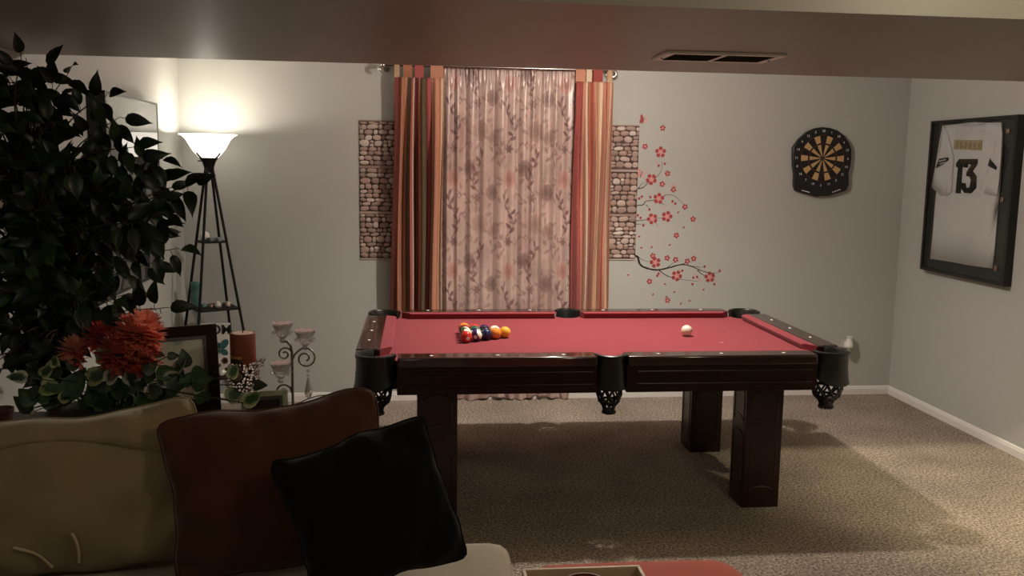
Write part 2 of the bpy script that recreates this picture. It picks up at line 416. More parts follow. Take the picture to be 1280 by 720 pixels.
# legs with arched panels
def arch_path(w, h0, h1, rise):
    pts = [(-w,h0+rise*0)]
    lo = [(w*math.cos(PI-PI*i/8), h0+rise*math.sin(PI*i/8)) for i in range(9)]
    hi = [(w*math.cos(PI*i/8), h1-rise+rise*math.sin(PI*i/8)) for i in range(9)]
    return lo + hi + [lo[0]]
M_leg = mat('leg_lacquer', (0.024, 0.009, 0.007), 0.28, spec=0.5, noise=(16, 0.35))
M_legmould = mat('leg_moulding', (0.05, 0.024, 0.018), 0.2, spec=0.6, noise=(16, 0.3))
for lx in (.004, 1.526):
    for ly in (3.93, 4.752):
        L = obj('leg', MB().box(lx,lx+.178,ly,ly+.182,0,.602), M_leg, PT, bevel=.004)
        cx_, cy_ = lx+.089, ly+.091
        for (h0,h1) in ((.07,.36),(.40,.57)):
            pp = arch_path(.062,h0,h1,.035)
            obj('panel_moulding', MB().tube([(cx_+a, ly, b) for a,b in pp], .0035, 6), M_legmould, L, smooth=60)
            obj('panel_moulding', MB().tube([(lx, cy_+a, b) for a,b in pp], .0035, 6), M_legmould, L, smooth=60)
# chalk streaks on the cloth are marks in the cloth
for (x,y,l,a) in ((1.50,4.24,.02,.1),(1.74,4.06,.06,.12)):
    obj('chalk_mark', MB().prism([(-l/2,-.004),(l/2,-.003),(l/2,.003),(-l/2,.004)], lambda p,q,d:(x+p*math.cos(a)-q*math.sin(a),y+p*math.sin(a)+q*math.cos(a),d), ZB-.001, ZB+.0004), mat('chalk', (.75,.45,.42), .9, noise=(200,.2)), PT)

# ------------------------------------------------------------------ billiard balls
R_B = .0286
BALLC = {1:(.80,.42,.05),2:(.012,.016,.07),3:(.55,.03,.025),4:(.05,.012,.09),5:(.80,.27,.04),6:(.01,.12,.05),7:(.22,.02,.015),8:(.008,.009,.01)}
def ball_mat(n):
    nm = 'ball_lacquer_%d' % n
    m = bpy.data.materials.new(nm); m.use_nodes = True; nt = m.node_tree; b = nt.nodes['Principled BSDF']
    b.inputs['Roughness'].default_value = .08; b.inputs['Specular IOR Level'].default_value = .6
    tc = nt.nodes.new('ShaderNodeTexCoord'); c = BALLC[n if n <= 8 else n-8] if n else (.78,.70,.56)
    nz = nt.nodes.new('ShaderNodeTexNoise'); nz.inputs['Scale'].default_value = 40
    nt.links.new(tc.outputs['Object'], nz.inputs['Vector'])
    mx = nt.nodes.new('ShaderNodeMix'); mx.data_type = 'RGBA'
    mx.inputs[6].default_value = (c[0]*.93,c[1]*.93,c[2]*.93,1); mx.inputs[7].default_value = (*c,1)
    nt.links.new(nz.outputs['Fac'], mx.inputs[0]); out = mx.outputs[2]
    if n > 8:
        s = nt.nodes.new('ShaderNodeSeparateXYZ'); nt.links.new(tc.outputs['Object'], s.inputs[0])
        a = nt.nodes.new('ShaderNodeMath'); a.operation = 'ABSOLUTE'; nt.links.new(s.outputs[2], a.inputs[0])
        g = nt.nodes.new('ShaderNodeMath'); g.operation = 'GREATER_THAN'; g.inputs[1].default_value = .0150; nt.links.new(a.outputs[0], g.inputs[0])
        m2 = nt.nodes.new('ShaderNodeMix'); m2.data_type = 'RGBA'; nt.links.new(g.outputs[0], m2.inputs[0])
        nt.links.new(out, m2.inputs[6]); m2.inputs[7].default_value = (.78,.72,.60,1); out = m2.outputs[2]
    nt.links.new(out, b.inputs['Base Color']); return m
ball_me = MB().sphere((0,0,0), R_B, 32, 20)
def on_ball(mb, off):
    """bend a flat x-z drawing onto the ball on its -y side"""
    vs = []
    for x,y,z in mb.v:
        d = Vector((x,0,z)); y2 = -math.sqrt(max(1e-9, R_B*R_B - x*x - z*z)); p = Vector((x,y2,z)).normalized()*(R_B+off); vs.append(tuple(p))
    mb.v = vs; return mb
def disc(r, n=16, rings=3):
    mb = MB(); vs = [(0,0,0)]; fs = []
    for k in range(1,rings+1):
        for j in range(n): a = 2*PI*j/n; vs.append((r*k/rings*math.cos(a),0,r*k/rings*math.sin(a)))
    for j in range(n): fs.append((0,1+j,1+(j+1)%n))
    for k in range(rings-1):
        for j in range(n): fs.append((1+k*n+j,1+(k+1)*n+j,1+(k+1)*n+(j+1)%n,1+k*n+(j+1)%n))
    return mb.add(vs, fs)
def ball(n, x, y, rot, label):
    me = ball_me.mesh('billiard_ball', 180)
    o = obj('billiard_ball' if n else 'cue_ball', me, ball_mat(n), None, loc=(x,y,ZB+R_B), rot=rot)
    tag(o, label, 'ball', 'racked billiard balls' if n else None)
    if n:
        wm = WM[o.name]
        d = on_ball(disc(.0088), .0003); d.xf(wm)
        sp = obj('number_spot', d, M_number, o, smooth=180)
        t = text_mb(str(n), .011, .0004); t.v = [(a,0,b) for a,b,c in t.v]; t = on_ball(t, .0006); t.xf(wm)
        obj('numeral', t, M_ink, sp)
rows = [[1],[5,9],[2,8,4],[12,10,6,11],[3,15,14,7,13]]
rots = {3:(.15,0,.25),12:(.25,1.15,0),9:(.2,.1,.5),11:(1.95,0,.35),13:(1.95,.1,-.1),15:(.6,.6,.4),10:(1.2,.3,2),14:(.2,.7,1),1:(1.9,0,.9),5:(2.2,.3,.4),2:(1.9,.6,.2),8:(2.4,.2,.9),6:(1,1,1),4:(2,1,1),7:(1.4,.4,2)}
blab = {1:'yellow ball at the apex of the rack, rightmost',5:'orange ball nearest the viewer in the row of two behind the apex',9:'yellow striped ball with white top behind the orange ball',
2:'dark navy ball nearest the viewer in the row of three',8:'black ball in the middle of the row of three',4:'purple ball at the far end of the row of three',
12:'purple striped ball nearest the viewer in the row of four',10:'blue striped ball second in the row of four',6:'green ball third in the row of four',11:'red striped ball at the far end of the row of four',
3:'red ball with white number spot, nearest corner of the rack',15:'maroon striped ball just behind the red corner ball',14:'green striped ball in the middle of the last row of five',7:'maroon ball fourth in the last row of five',13:'orange striped ball at the far left corner of the rack'}
for r, row in enumerate(rows):
    for k, n in enumerate(row):
        ball(n, .437-r*.0496, 4.392+(k-r/2)*.0573, rots[n], blab[n])
ball(0, 1.372, 4.405, (0,0,0), 'ivory cue ball alone on the right of the red felt')

# ------------------------------------------------------------------ curtains
rod = thing('curtain_rod', 'silver curtain rod with curled finials above the window curtains', 'curtain rod', (.53, 5.885, 2.2))
ZROD, YROD = 2.203, 5.880
obj('rod', MB().tube([(-.20,YROD,ZROD),(1.255,YROD,ZROD)], .009, 10), M_silver, rod, smooth=40)
for sx, x in ((-1,-.20),(1,1.255)):
    f = MB().tube([(x+sx*(.0+.035*math.sin(t*.35)),YROD-.0+.0,ZROD-.022+.022*math.cos(t*.35)) if t else (x,YROD,ZROD) for t in range(0,9)], [.011,.012,.012,.012,.012,.011,.010,.009,.007], 10)
    f.sphere((x+sx*.012,YROD,ZROD),.017,12,8)
    obj('finial', f, M_chrome, rod, smooth=60)
    b = MB().tube([(x+sx*-.01,YROD,ZROD-.009),(x+sx*-.01,5.93,ZROD-.02),(x+sx*-.01,YB,ZROD-.02)], .006, 8)
    b.lathe(0,0,[(.02,0),(.02,.006)],14); n0 = len(b.v)-28
    b.xf(facing((x-sx*.01,YB-.006,ZROD-.02),(1,0,0),(0,0,1),(0,-1,0)) @ Matrix.Translation((0,0,-.006)), n0)
    obj('bracket', b, M_silver, rod, smooth=40)

def sheet(x0t, x1t, x0b, x1b, zt, zb, nx, nz, yfn, ufull=1.0):
    U = np.linspace(0,1,nx); V = np.linspace(0,1,nz)
    vs = []; 
    for v in V:
        z = zt+(zb-zt)*v
        for u in U:
            x = (x0t+(x1t-x0t)*u)*(1-v)+(x0b+(x1b-x0b)*u)*v
            dx, y, dz = yfn(u,v)
            vs.append((x+dx, y, z+dz))
    fs = [(j*nx+i, j*nx+i+1, (j+1)*nx+i+1, (j+1)*nx+i) for j in range(nz-1) for i in range(nx-1)]
    return vs, fs
def sheet_obj(name, vs, fs, nx, nz, m, parent, thick=.0025, colors=None, smooth=True):
    me = bpy.data.meshes.new(name); me.from_pydata(vs, [], fs); me.update()
    uvl = me.uv_layers.new(name='UVMap')
    li = np.zeros(len(me.loops), dtype=np.int32); me.loops.foreach_get('vertex_index', li)
    uv = np.stack([(li % nx)/(nx-1), (li // nx)/(nz-1)], 1).astype(np.float32)
    uvl.data.foreach_set('uv', uv.ravel())
    if colors is not None:
        ca = me.color_attributes.new('print', 'FLOAT_COLOR', 'POINT'); ca.data.foreach_set('color', colors.astype(np.float32).ravel())
    me.polygons.foreach_set('use_smooth', [True]*len(me.polygons))
    o = obj(name, me, m, parent)
    if thick:
        sd = o.modifiers.new('thickness', 'SOLIDIFY'); sd.thickness = thick; sd.offset = 0
    return o
MAROON=(.11,.022,.018,1); RED=(.30,.062,.05,1); RUST=(.37,.15,.085,1); TAN=(.47,.30,.18,1); CREAM=(.62,.47,.34,1); OLIVE=(.10,.070,.036,1); ROSE=(.36,.085,.078,1); SALM=(.48,.22,.14,1)
stripL = [(0,RED),(.07,MAROON),(.13,RUST),(.22,TAN),(.27,OLIVE),(.36,ROSE),(.40,CREAM),(.425,MAROON),(.52,RUST),(.56,OLIVE),(.66,MAROON),(.69,ROSE),(.77,CREAM),(.795,RUST),(.84,SALM),(.90,RUST),(.94,CREAM),(.965,TAN)]
stripR = [(0,RED),(.12,ROSE),(.22,SALM),(.30,CREAM),(.345,RUST),(.44,RED),(.50,SALM),(.58,TAN),(.66,CREAM),(.72,SALM),(.78,RED),(.82,SALM),(.92,CREAM),(.97,RUST)]
M_strL = ramp_mat('striped_cloth_left', stripL, 'uv', rough=.7, spec=.25, bump=(600,.15,.001), sheen=.1)
M_strR = ramp_mat('striped_cloth_right', stripR, 'uv', rough=.7, spec=.25, bump=(600,.15,.001), sheen=.1)
def striped(label, x0t,x1t,x0b,x1b, m, ph, tabs, cols):
    t = thing('striped_curtain', label, 'curtain', ((x0t+x1t)/2, 5.90, .5), 'striped side curtains')
    def yf(u,v):
        a = .012+.042*min(1,v*3)
        f = math.sin(2*PI*(4.2*u+.18*math.sin(2*v+ph))+ph)*.75 + .25*math.sin(2*PI*9.1*u+ph*2+v)
        return (.006*math.sin(7*u+5*v+ph), 5.848+a*f*.9, 0)
    nx, nz = 110, 70
    vs, fs = sheet(x0t,x1t,x0b,x1b,2.125,.42,nx,nz,yf)
    sheet_obj('drape', vs, fs, nx, nz, m, t)
    for (a,b), c in zip(tabs, cols):
        y = 5.866
        vs = []; pr = [(2.118,5.872-.006),(2.16,5.868),(2.195,5.868),(2.214,5.875),(2.217,5.886),(2.212,5.897),(2.195,5.902),(2.16,5.90),(2.118,5.89)]
        nxx = 2
        for z,y in pr:
            for x in (a,b): vs.append((x,y,z))
        fs = [(2*i,2*i+1,2*i+3,2*i+2) for i in range(len(pr)-1)]
        mm = mat('tab_'+c[0], c[1], .75, spec=.2, noise=(40,.1))
        obj('tab', MB().add(vs,fs), mm, t, smooth=60)
striped('striped red, orange and olive tab-top curtain left of the floral curtain', -.142,.168,-.170,.160, M_strL, .6,
        [(-.140,-.108),(-.083,-.028),(-.012,.045),(.088,.168)], [('tan',TAN[:3]),('rust',RUST[:3]),('rose',ROSE[:3]),('salmon',SALM[:3])])
striped('striped salmon, cream and red tab-top curtain right of the floral curtain', 1.018,1.262,1.022,1.275, M_strR, 2.1,
        [(1.022,1.085),(1.092,1.128),(1.138,1.200),(1.232,1.262)], [('salmon2',SALM[:3]),('cream',CREAM[:3]),('red',RED[:3]),('tan2',TAN[:3])])

# floral curtain: printed satin, print as vertex colour
fc = thing('floral_curtain', 'pinkish satin curtain with dark floral vine print, middle of the window', 'curtain', (.59,5.9,.0))
nx, nz = 300, 560
x0, x1, zt, zb = .155, 1.03, 2.205, .015
CW, CH = 1.25, zt-zb
rng = np.random.default_rng(5)
UU, VV = np.meshgrid(np.linspace(0,CW,nx), np.linspace(0,CH,nz))
def vnoise(scale, seed):
    r = np.random.default_rng(seed); g = r.random((int(CH*scale)+3, int(CW*scale)+3))
    x = UU*scale; y = VV*scale; i = y.astype(int); j = x.astype(int); fx = x-j; fy = y-i
    fx = fx*fx*(3-2*fx); fy = fy*fy*(3-2*fy)
    return (g[i,j]*(1-fx)+g[i,j+1]*fx)*(1-fy)+(g[i+1,j]*(1-fx)+g[i+1,j+1]*fx)*fy
base = np.array([.50,.355,.31]); C = np.ones((nz,nx,4)); n1 = vnoise(9,1); n2 = vnoise(40,2)
n3 = vnoise(5,7)
C[...,:3] = base*(0.78+.30*n1+.14*n2)[...,None]
C[...,:3] *= 1-(np.clip((n3-.45)*2,0,1)*.3)[...,None]*np.array([.8,1,1])
def stamp(cx, cy, a, b, ang, col, al):
    R = max(a,b)*1.1
    i0,i1 = np.searchsorted(VV[:,0],[cy-R,cy+R]); j0,j1 = np.searchsorted(UU[0],[cx-R,cx+R])
    if i1<=i0 or j1<=j0: return
    X = UU[i0:i1,j0:j1]-cx; Y = VV[i0:i1,j0:j1]-cy
    p = X*math.cos(ang)+Y*math.sin(ang); q = -X*math.sin(ang)+Y*math.cos(ang)
    w = b*(1-np.clip(np.abs(p)/a,0,1)**1.6)
    mk = np.clip((w-np.abs(q))/.0028+.5,0,1)*(np.abs(p)<a)*al
    C[i0:i1,j0:j1,:3] = C[i0:i1,j0:j1,:3]*(1-mk[...,None]) + np.array(col)*mk[...,None]
def stroke(pts, r, col, al):
    for k in range(len(pts)-1):
        (xa,ya),(xb,yb) = pts[k],pts[k+1]; L = math.hypot(xb-xa,yb-ya)
        stamp((xa+xb)/2,(ya+yb)/2,L*.75+.002,r,math.atan2(yb-ya,xb-xa),col,al)
DK=(.15,.066,.068); MD=(.22,.125,.11); FD=(.33,.20,.16); PK=(.46,.22,.18)
def sprig(cx, cy, s, fl, dk):
    st = [(cx+fl*s*(.05*math.sin(t*.55)+.012*t*.3), cy+s*(.15-.031*t)) for t in range(10)]
    stroke(st,.0035,dk,.85)
    rr_ = random.Random(int(cx*100)+int(cy*37))
    for t in range(1,9):
        x,y = st[t]; sd = 1 if t%2 else -1
        a = -PI/2+sd*fl*(1.0-.05*t)+rr_.uniform(-.25,.25); l = .030*s*rr_.uniform(.8,1.15)
        stamp(x+math.cos(a)*l,y+math.sin(a)*l,l,.0125*s,a,dk,.88)
        if t%3==0: stamp(x-math.cos(a)*l*.6,y+math.sin(a)*l*.6,l*.6,.008*s,PI-a,MD,.8)
    a = -PI/2+fl*.2; stamp(st[9][0]+math.cos(a)*.02,st[9][1]+math.sin(a)*.02,.026,.010,a,dk,.88)
    # rosette at the foot
    for k in range(6):
        a = k*PI/3; stamp(cx+fl*.02*s+math.cos(a)*.018,cy+s*.175+math.sin(a)*.018,.018,.009,a,dk,.75)
    # scrolling tendrils
    for q,(ox,oy,sz) in enumerate(((.05,.17,.13),(.04,.02,.08))):
        pts = [(cx+fl*(ox+sz*t/9), cy+oy+.03*math.sin(t*.7)*(1+.3*q)) for t in range(10)]
        ex,ey = pts[-1]; pts += [(ex+fl*.018*math.sin(k*.6), ey-.018+.018*math.cos(k*.6)) for k in range(1,9)]
        stroke(pts,.003,MD,.85)
        for t in (2,5,8):
            x,y = pts[t]; a = -PI/2+fl*.6; stamp(x+math.cos(a)*.018,y+math.sin(a)*.018,.018,.006,a,MD,.8)
def rose(cx,cy,s,col):
    for ring,(rr,k) in enumerate(((.045,9),(.028,6),(.012,4))):
        for j in range(k):
            a = 2*PI*j/k+ring*.4
            stamp(cx+math.cos(a)*rr*s,cy+math.sin(a)*rr*s,.020*s,.014*s,a+PI/2,[c*(1-.14*ring+.1*(j%2)) for c in col],.65)
    for j in range(5):
        a = .6+j*1.25; stamp(cx+math.cos(a)*.085*s,cy+math.sin(a)*.085*s,.03*s,.011*s,a+.5,MD,.55)
for i in range(-1,4):
    for j in range(-1,5):
        ox, oy = i*.52+.10, j*.61+.34
        sprig(ox,oy,1.0,1,DK); sprig(ox+.26,oy-.28,.95,-1,(.17,.07,.06))
        rose(ox+.27,oy+.06,1.25,FD); rose(ox+.02,oy-.24,1.0,PK); rose(ox+.17,oy+.30,1.0,MD); rose(ox+.38,oy-.15,1.0,MD); rose(ox-.12,oy+.10,.9,FD)
        for k in range(7):
            stamp(ox+.40+.03*math.cos(k*2.4),oy+.16+.03*k-.1,.030,.011,k*.9+.4,MD,.7); stamp(ox-.05+.025*math.sin(k*1.9),oy+.24+.022*k-.1,.026,.010,2.2-k*.7,(.27,.13,.12),.7)
        for k in range(5):
            stamp(ox+.14+.03*k,oy-.08+.05*math.sin(k*2.1),.022,.008,k*1.3,MD,.7)
m = bpy.data.materials.new('floral_satin'); m.use_nodes = True; b_ = m.node_tree.nodes['Principled BSDF']
at = m.node_tree.nodes.new('ShaderNodeAttribute'); at.attribute_name = 'print'; m.node_tree.links.new(at.outputs['Color'], b_.inputs['Base Color'])
b_.inputs['Roughness'].default_value = .34; b_.inputs['Specular IOR Level'].default_value = .75; b_.inputs['Sheen Weight'].default_value = .25
folds = []
def yfl(u,v):
    a = .010+.017*min(1,v*6)
    f = math.sin(2*PI*(11*u+.25*math.sin(3*u*PI)+.05*math.sin(2.2*v+1)))*.7 + .35*math.sin(2*PI*(5.3*u+.08*v)+1.3) + .18*math.sin(2*PI*23*u+2*v)*max(0,1-3*v)
    top = .006*math.sin(2*PI*31*u)*max(0,1-v*14)
    return (.004*math.sin(2*PI*11*u+1)*min(1,v*4)*(1 if .02<u<.98 else 0), 5.930+a*f*.9+top, (.012*math.sin(2*PI*2.8*u+.5) if v>.97 else 0)*(v-.97)/.03 + .004*math.sin(2*PI*17*u)*max(0,1-v*20))
vs, fs = sheet(x0,x1,x0-.002,x1+.004,zt,zb,nx,nz,yfl)
sheet_obj('drape', vs, fs, nx, nz, m, fc, thick=.0015, colors=C.reshape(-1,4))

# ------------------------------------------------------------------ stone look wall panels
M_mortar = mat('panel_mortar', (.075,.045,.037), .6, noise=(50,.3))
M_stone = ramp_mat('panel_stone', [(0,(.44,.31,.26,1)),(.2,(.31,.20,.165,1)),(.4,(.54,.43,.37,1)),(.6,(.25,.165,.14,1)),(.8,(.40,.26,.21,1)),(1,(.64,.55,.49,1))], 'random', rough=.35, spec=.45, interp='LINEAR', bump=(90,.35,.004))
stone_me = []
for k in range(8):
    n = 9; r = random.Random(k)
    ang = [2*PI*(i+r.uniform(-.25,.25))/n for i in range(n)]
    ring = []
    for a in ang:
        p = .86; c, s = math.cos(a), math.sin(a)
        rr = r.uniform(.92,1.06); ring.append((math.copysign(abs(c)**p,c)*.5*rr, math.copysign(abs(s)**p,s)*.5*rr))
    vs = [(x,0,z) for x,z in ring]+[(x*.96,-.7,z*.96) for x,z in ring]+[(x*.62,-1.0,z*.62) for x,z in ring]+[(0,-1.08,0)]
    fs = [(i,(i+1)%n,n+(i+1)%n,n+i) for i in range(n)]+[(n+i,n+(i+1)%n,2*n+(i+1)%n,2*n+i) for i in range(n)]+[(2*n+i,2*n+(i+1)%n,3*n) for i in range(n)]
    me = MB().add(vs,fs).mesh('stone', 60); me.materials.append(M_stone); stone_me.append(me)
def stone_panel(x0,x1,z0,z1,label,seed):
    r = random.Random(seed)
    t = thing('stone_panel', label, 'wall panel', ((x0+x1)/2, YB, z0), 'stone look panels beside the window')
    obj('backing', MB().box(x0,x1,YB-.004,YB,z0,z1), M_mortar, t)
    z = z0+.012; row = 0
    obj('edge_strip', MB().box(x0,x1,YB-.0065,YB-.004,z0,z0+.008), M_stone, t); obj('edge_strip', MB().box(x0,x1,YB-.0065,YB-.004,z1-.008,z1), M_stone, t)
    while z < z1-.02:
        h = min(r.uniform(.022,.046), z1-.010-z)
        if h < .014: break
        x = x0 - r.uniform(0,.02) if row%2 else x0+.002
        while x < x1-.006:
            w = r.uniform(.026,.078); xe = min(x+w, x1); xb = max(x,x0)
            if xe-xb > .010:
                if h > .036 and w < .05 and r.random() < .3:
                    hh = [(z,h*.52),(z+h*.52,h*.48)]
                else: hh = [(z,h)]
                for zz,hk in hh:
                    obj('stone', r.choice(stone_me), None, t, loc=((xb+xe)/2, YB-.004, zz+hk/2+r.uniform(-.002,.002)), rot=(0,r.uniform(-.14,.14),0), scale=((xe-xb)*r.uniform(.90,1.02), r.uniform(.005,.010), hk*r.uniform(.86,1.04)))
            x += w
        z += h; row += 1
zz = [.957,1.263,1.562,1.862]
place = ['lowest','middle','topmost']
for k in range(3):
    stone_panel(-.371,-.085,zz[k],zz[k+1]-.001,'%s stone look panel of the stack left of the curtains' % place[k], 11+k)
    stone_panel(1.205,1.476,zz[k],zz[k+1]-.001,'%s stone look panel of the stack right of the curtains' % place[k], 21+k)

# ------------------------------------------------------------------ cherry blossom decals
M_dpet = mat('decal_red', (.36,.05,.052), .5, noise=(150,.2)); M_dpink = mat('decal_pink', (.66,.28,.26), .5, noise=(150,.15)); M_dblk = mat('decal_black', (.02,.012,.012), .5, noise=(60,.1)); M_dpale = mat('decal_pale', (.55,.36,.32), .5, noise=(150,.2))
BR={'main': [(1.472, 0.988), (1.496, 0.975), (1.511, 0.931), (1.547, 0.906), (1.625, 0.889), (1.712, 0.903), (1.799, 0.926), (1.867, 0.916), (1.947, 0.884), (2.017, 0.865)], 'b2': [(1.492, 0.982), (1.535, 0.956), (1.584, 0.944)], 'b3': [(1.644, 0.889), (1.714, 0.845), (1.822, 0.822), (1.945, 0.807)], 'b4': [(1.918, 0.888), (1.958, 0.855), (2.038, 0.836)], 'b5': [(1.702, 0.903), (1.759, 0.95)], 'b6': [(1.799, 0.926), (1.866, 0.951)], 'b7': [(1.867, 0.916), (1.956, 0.907)], 'b8': [(2.017, 0.865), (2.076, 0.874)], 'u1': [(1.478, 1.439), (1.518, 1.449), (1.555, 1.486), (1.602, 1.515), (1.638, 1.562), (1.64, 1.626)], 'u1b': [(1.486, 1.443), (1.504, 1.471), (1.536, 1.482)], 'u2': [(1.478, 1.327), (1.522, 1.333), (1.54, 1.356), (1.598, 1.365), (1.664, 1.394), (1.721, 1.399), (1.781, 1.358), (1.802, 1.324)], 'u2b': [(1.598, 1.365), (1.646, 1.342), (1.686, 1.329)], 'u2c': [(1.541, 1.333), (1.567, 1.303)], 'u3': [(1.478, 1.224), (1.526, 1.228), (1.583, 1.24), (1.65, 1.244), (1.698, 1.263)], 'u3b': [(1.478, 1.201), (1.546, 1.202)], 'u3c': [(1.583, 1.24), (1.633, 1.187)]}
FL={'big': [(1.628, 1.685), (1.571, 1.503), (1.626, 1.375), (1.587, 1.238), (1.688, 1.254), (1.619, 0.941), (1.772, 0.849), (2.006, 0.84)], 'small': [(1.637, 1.845), (1.52, 1.721), (1.681, 1.544), (1.647, 1.472), (1.811, 1.321), (1.871, 1.238), (1.759, 1.126), (1.6, 0.986), (1.701, 0.971), (1.76, 0.96), (1.887, 0.968), (1.843, 0.949), (1.583, 0.81), (1.715, 0.679), (1.726, 1.436)], 'bud': [(1.607, 1.617), (1.618, 1.595), (1.659, 1.608), (1.548, 1.566), (1.492, 1.374), (1.51, 1.387), (1.54, 1.365), (1.568, 1.384), (1.565, 1.3), (1.663, 1.312), (1.723, 1.357), (1.743, 1.342), (1.673, 1.409), (1.486, 1.261), (1.506, 1.243), (1.633, 1.182), (1.527, 1.192), (1.645, 0.864), (1.661, 0.849), (1.636, 0.849), (1.81, 0.884), (1.899, 0.855), (1.916, 0.841), (1.89, 0.836), (1.93, 0.826), (1.966, 0.913), (2.075, 0.884), (2.055, 0.807), (2.04, 0.791), (1.886, 0.791), (1.941, 0.812)], 'petal': [(1.765, 1.283), (1.809, 1.181), (1.501, 1.117), (1.519, 1.041), (1.59, 1.045), (1.715, 1.061), (1.432, 0.854), (1.693, 0.791), (1.611, 0.72), (1.761, 0.737), (1.967, 0.753), (1.872, 0.675), (1.81, 0.656), (1.706, 0.703)]}
dlo = thing('blossom_decal', 'lower cherry blossom wall decal with thick black branch and red flowers', 'wall decal', (1.75,YB,.65))
dup_ = thing('blossom_decal', 'upper cherry blossom wall decal sprays beside the stone panels', 'wall decal', (1.6,YB,1.2))
def smooth_path(p, k=4):
    out = []
    P = [p[0]]+list(p)+[p[-1]]
    for i in range(1,len(P)-2):
        for t in range(k):
            t_ = t/k; q = []
            for d in range(len(p[0])):
                a,b,c,e = P[i-1][d],P[i][d],P[i+1][d],P[i+2][d]
                q.append(.5*((2*b)+(-a+c)*t_+(2*a-5*b+4*c-e)*t_*t_+(-a+3*b-3*c+e)*t_**3))
            out.append(tuple(q))
    out.append(tuple(p[-1])); return out
for key, pts in BR.items():
    w0 = .016 if key=='main' else .0065 if key in ('b3','b4','u1','u2') else .0048
    pp = smooth_path(pts); n = len(pp); L = []; Rr = []
    for i,(x,z) in enumerate(pp):
        a = pp[max(0,i-1)]; b = pp[min(n-1,i+1)]; d = Vector((b[0]-a[0],b[1]-a[1])).normalized()
        w = w0*(1-.78*i/(n-1))*(1+.15*math.sin(i*2.1)); L.append((x-d.y*w/2,z+d.x*w/2)); Rr.append((x+d.y*w/2,z-d.x*w/2))
    mb = MB(); vs = [(x,YB-.0006,z) for x,z in L]+[(x,YB-.0006,z) for x,z in Rr]+[(x,YB,z) for x,z in L]+[(x,YB,z) for x,z in Rr]
    fs = []
    for i in range(n-1): fs += [(i,i+1,n+i+1,n+i),(i,2*n+i,2*n+i+1,i+1),(n+i,n+i+1,3*n+i+1,3*n+i)]
    obj('branch', mb.add(vs,fs), M_dblk, dlo if key[0]!='u' else dup_)
def blossom_me(notch, name, m):
    vs = [(0,-.0012,0)]; fs = []; k = 40
    for i in range(k):
        a = 2*PI*i/k; r = .42+.58*abs(math.cos(2.5*a))**.55
        if abs(((a*5/(2*PI))%1)-.0)<.03 or abs(((a*5/(2*PI))%1)-1)<.03: r *= notch
        vs.append((r*math.sin(a),-.0012,r*math.cos(a)))
    vs += [(x,0,z) for x,y,z in vs[1:]]
    for i in range(k): fs += [(0,1+i,1+(i+1)%k),(1+i,1+k+i,1+k+(i+1)%k,1+(i+1)%k)]
    me = MB().add(vs,fs).mesh(name); me.materials.append(m); return me
bl_red = blossom_me(.9,'blossom',M_dpet); bl_pink = blossom_me(.9,'blossom',M_dpink)
cen = MB(); 
for j in range(10):
    a = j*PI/5; cen.prism([(.0,-.03),(.45,-.02),(.5,.03),(.0,.03)], lambda p,q,d: (p*math.cos(a)-q*math.sin(a),d,p*math.sin(a)+q*math.cos(a)), -.0006, 0)
cen = cen.mesh('stamens'); cen.materials.append(M_dpale)
dot = MB().prism([(.5*math.cos(t*PI/5),.5*math.sin(t*PI/5)) for t in range(10)], lambda a,b,d:(a,d,b), -.001, 0).mesh('bud'); dot.materials.append(M_dpet)
dotp = MB().prism([(.5*math.cos(t*PI/5),.5*math.sin(t*PI/5)) for t in range(10)], lambda a,b,d:(a,d,b), -.001, 0).mesh('bud'); dotp.materials.append(M_dpale)
ptl = MB().prism([(0,.5),(.28,.1),(.2,-.35),(0,-.5),(-.2,-.3),(-.26,.12)], lambda a,b,d:(a,d,b), -.0008, 0).mesh('petal'); ptl.materials.append(M_dpet)
def dpar(z): return dlo if z < 1.16 else dup_
for i,(x,z) in enumerate(FL['big']):
    b = obj('blossom', bl_red, None, dpar(z), loc=(x,YB-.0004,z), rot=(0,i*.7,0), scale=(.040,1,.040))
    obj('inner_blossom', bl_pink, None, b, loc=(x,YB-.0012,z), rot=(0,i*.7+.6,0), scale=(.020,1,.020))
    obj('stamens', cen, None, b, loc=(x,YB-.0026,z), rot=(0,i,0), scale=(.026,1,.026))
for i,(x,z) in enumerate(FL['small']):
    b = obj('blossom', bl_red, None, dpar(z), loc=(x,YB-.0004,z), rot=(0,i*.5,0), scale=(.021,1,.021))
    obj('inner_blossom', bl_pink, None, b, loc=(x,YB-.0012,z), rot=(0,i*.5+.6,0), scale=(.009,1,.009))
for i,(x,z) in enumerate(FL['bud']):
    obj('bud', dot if i%3 else dotp, None, dpar(z), loc=(x,YB-.0002,z), scale=(.017,1,.019))
for i,(x,z) in enumerate(FL['petal']):
    obj('petal', ptl, None, dpar(z), loc=(x,YB-.0002,z), rot=(0,.5+.4*(i%4),0), scale=(.020,1,.020))
wing = MB().prism([(0,0),(.18,.34),(.42,.50),(.52,.30),(.36,.05),(.40,-.14),(.26,-.34),(.08,-.18)], lambda a,b,d:(a,d,b), -.0012, 0)
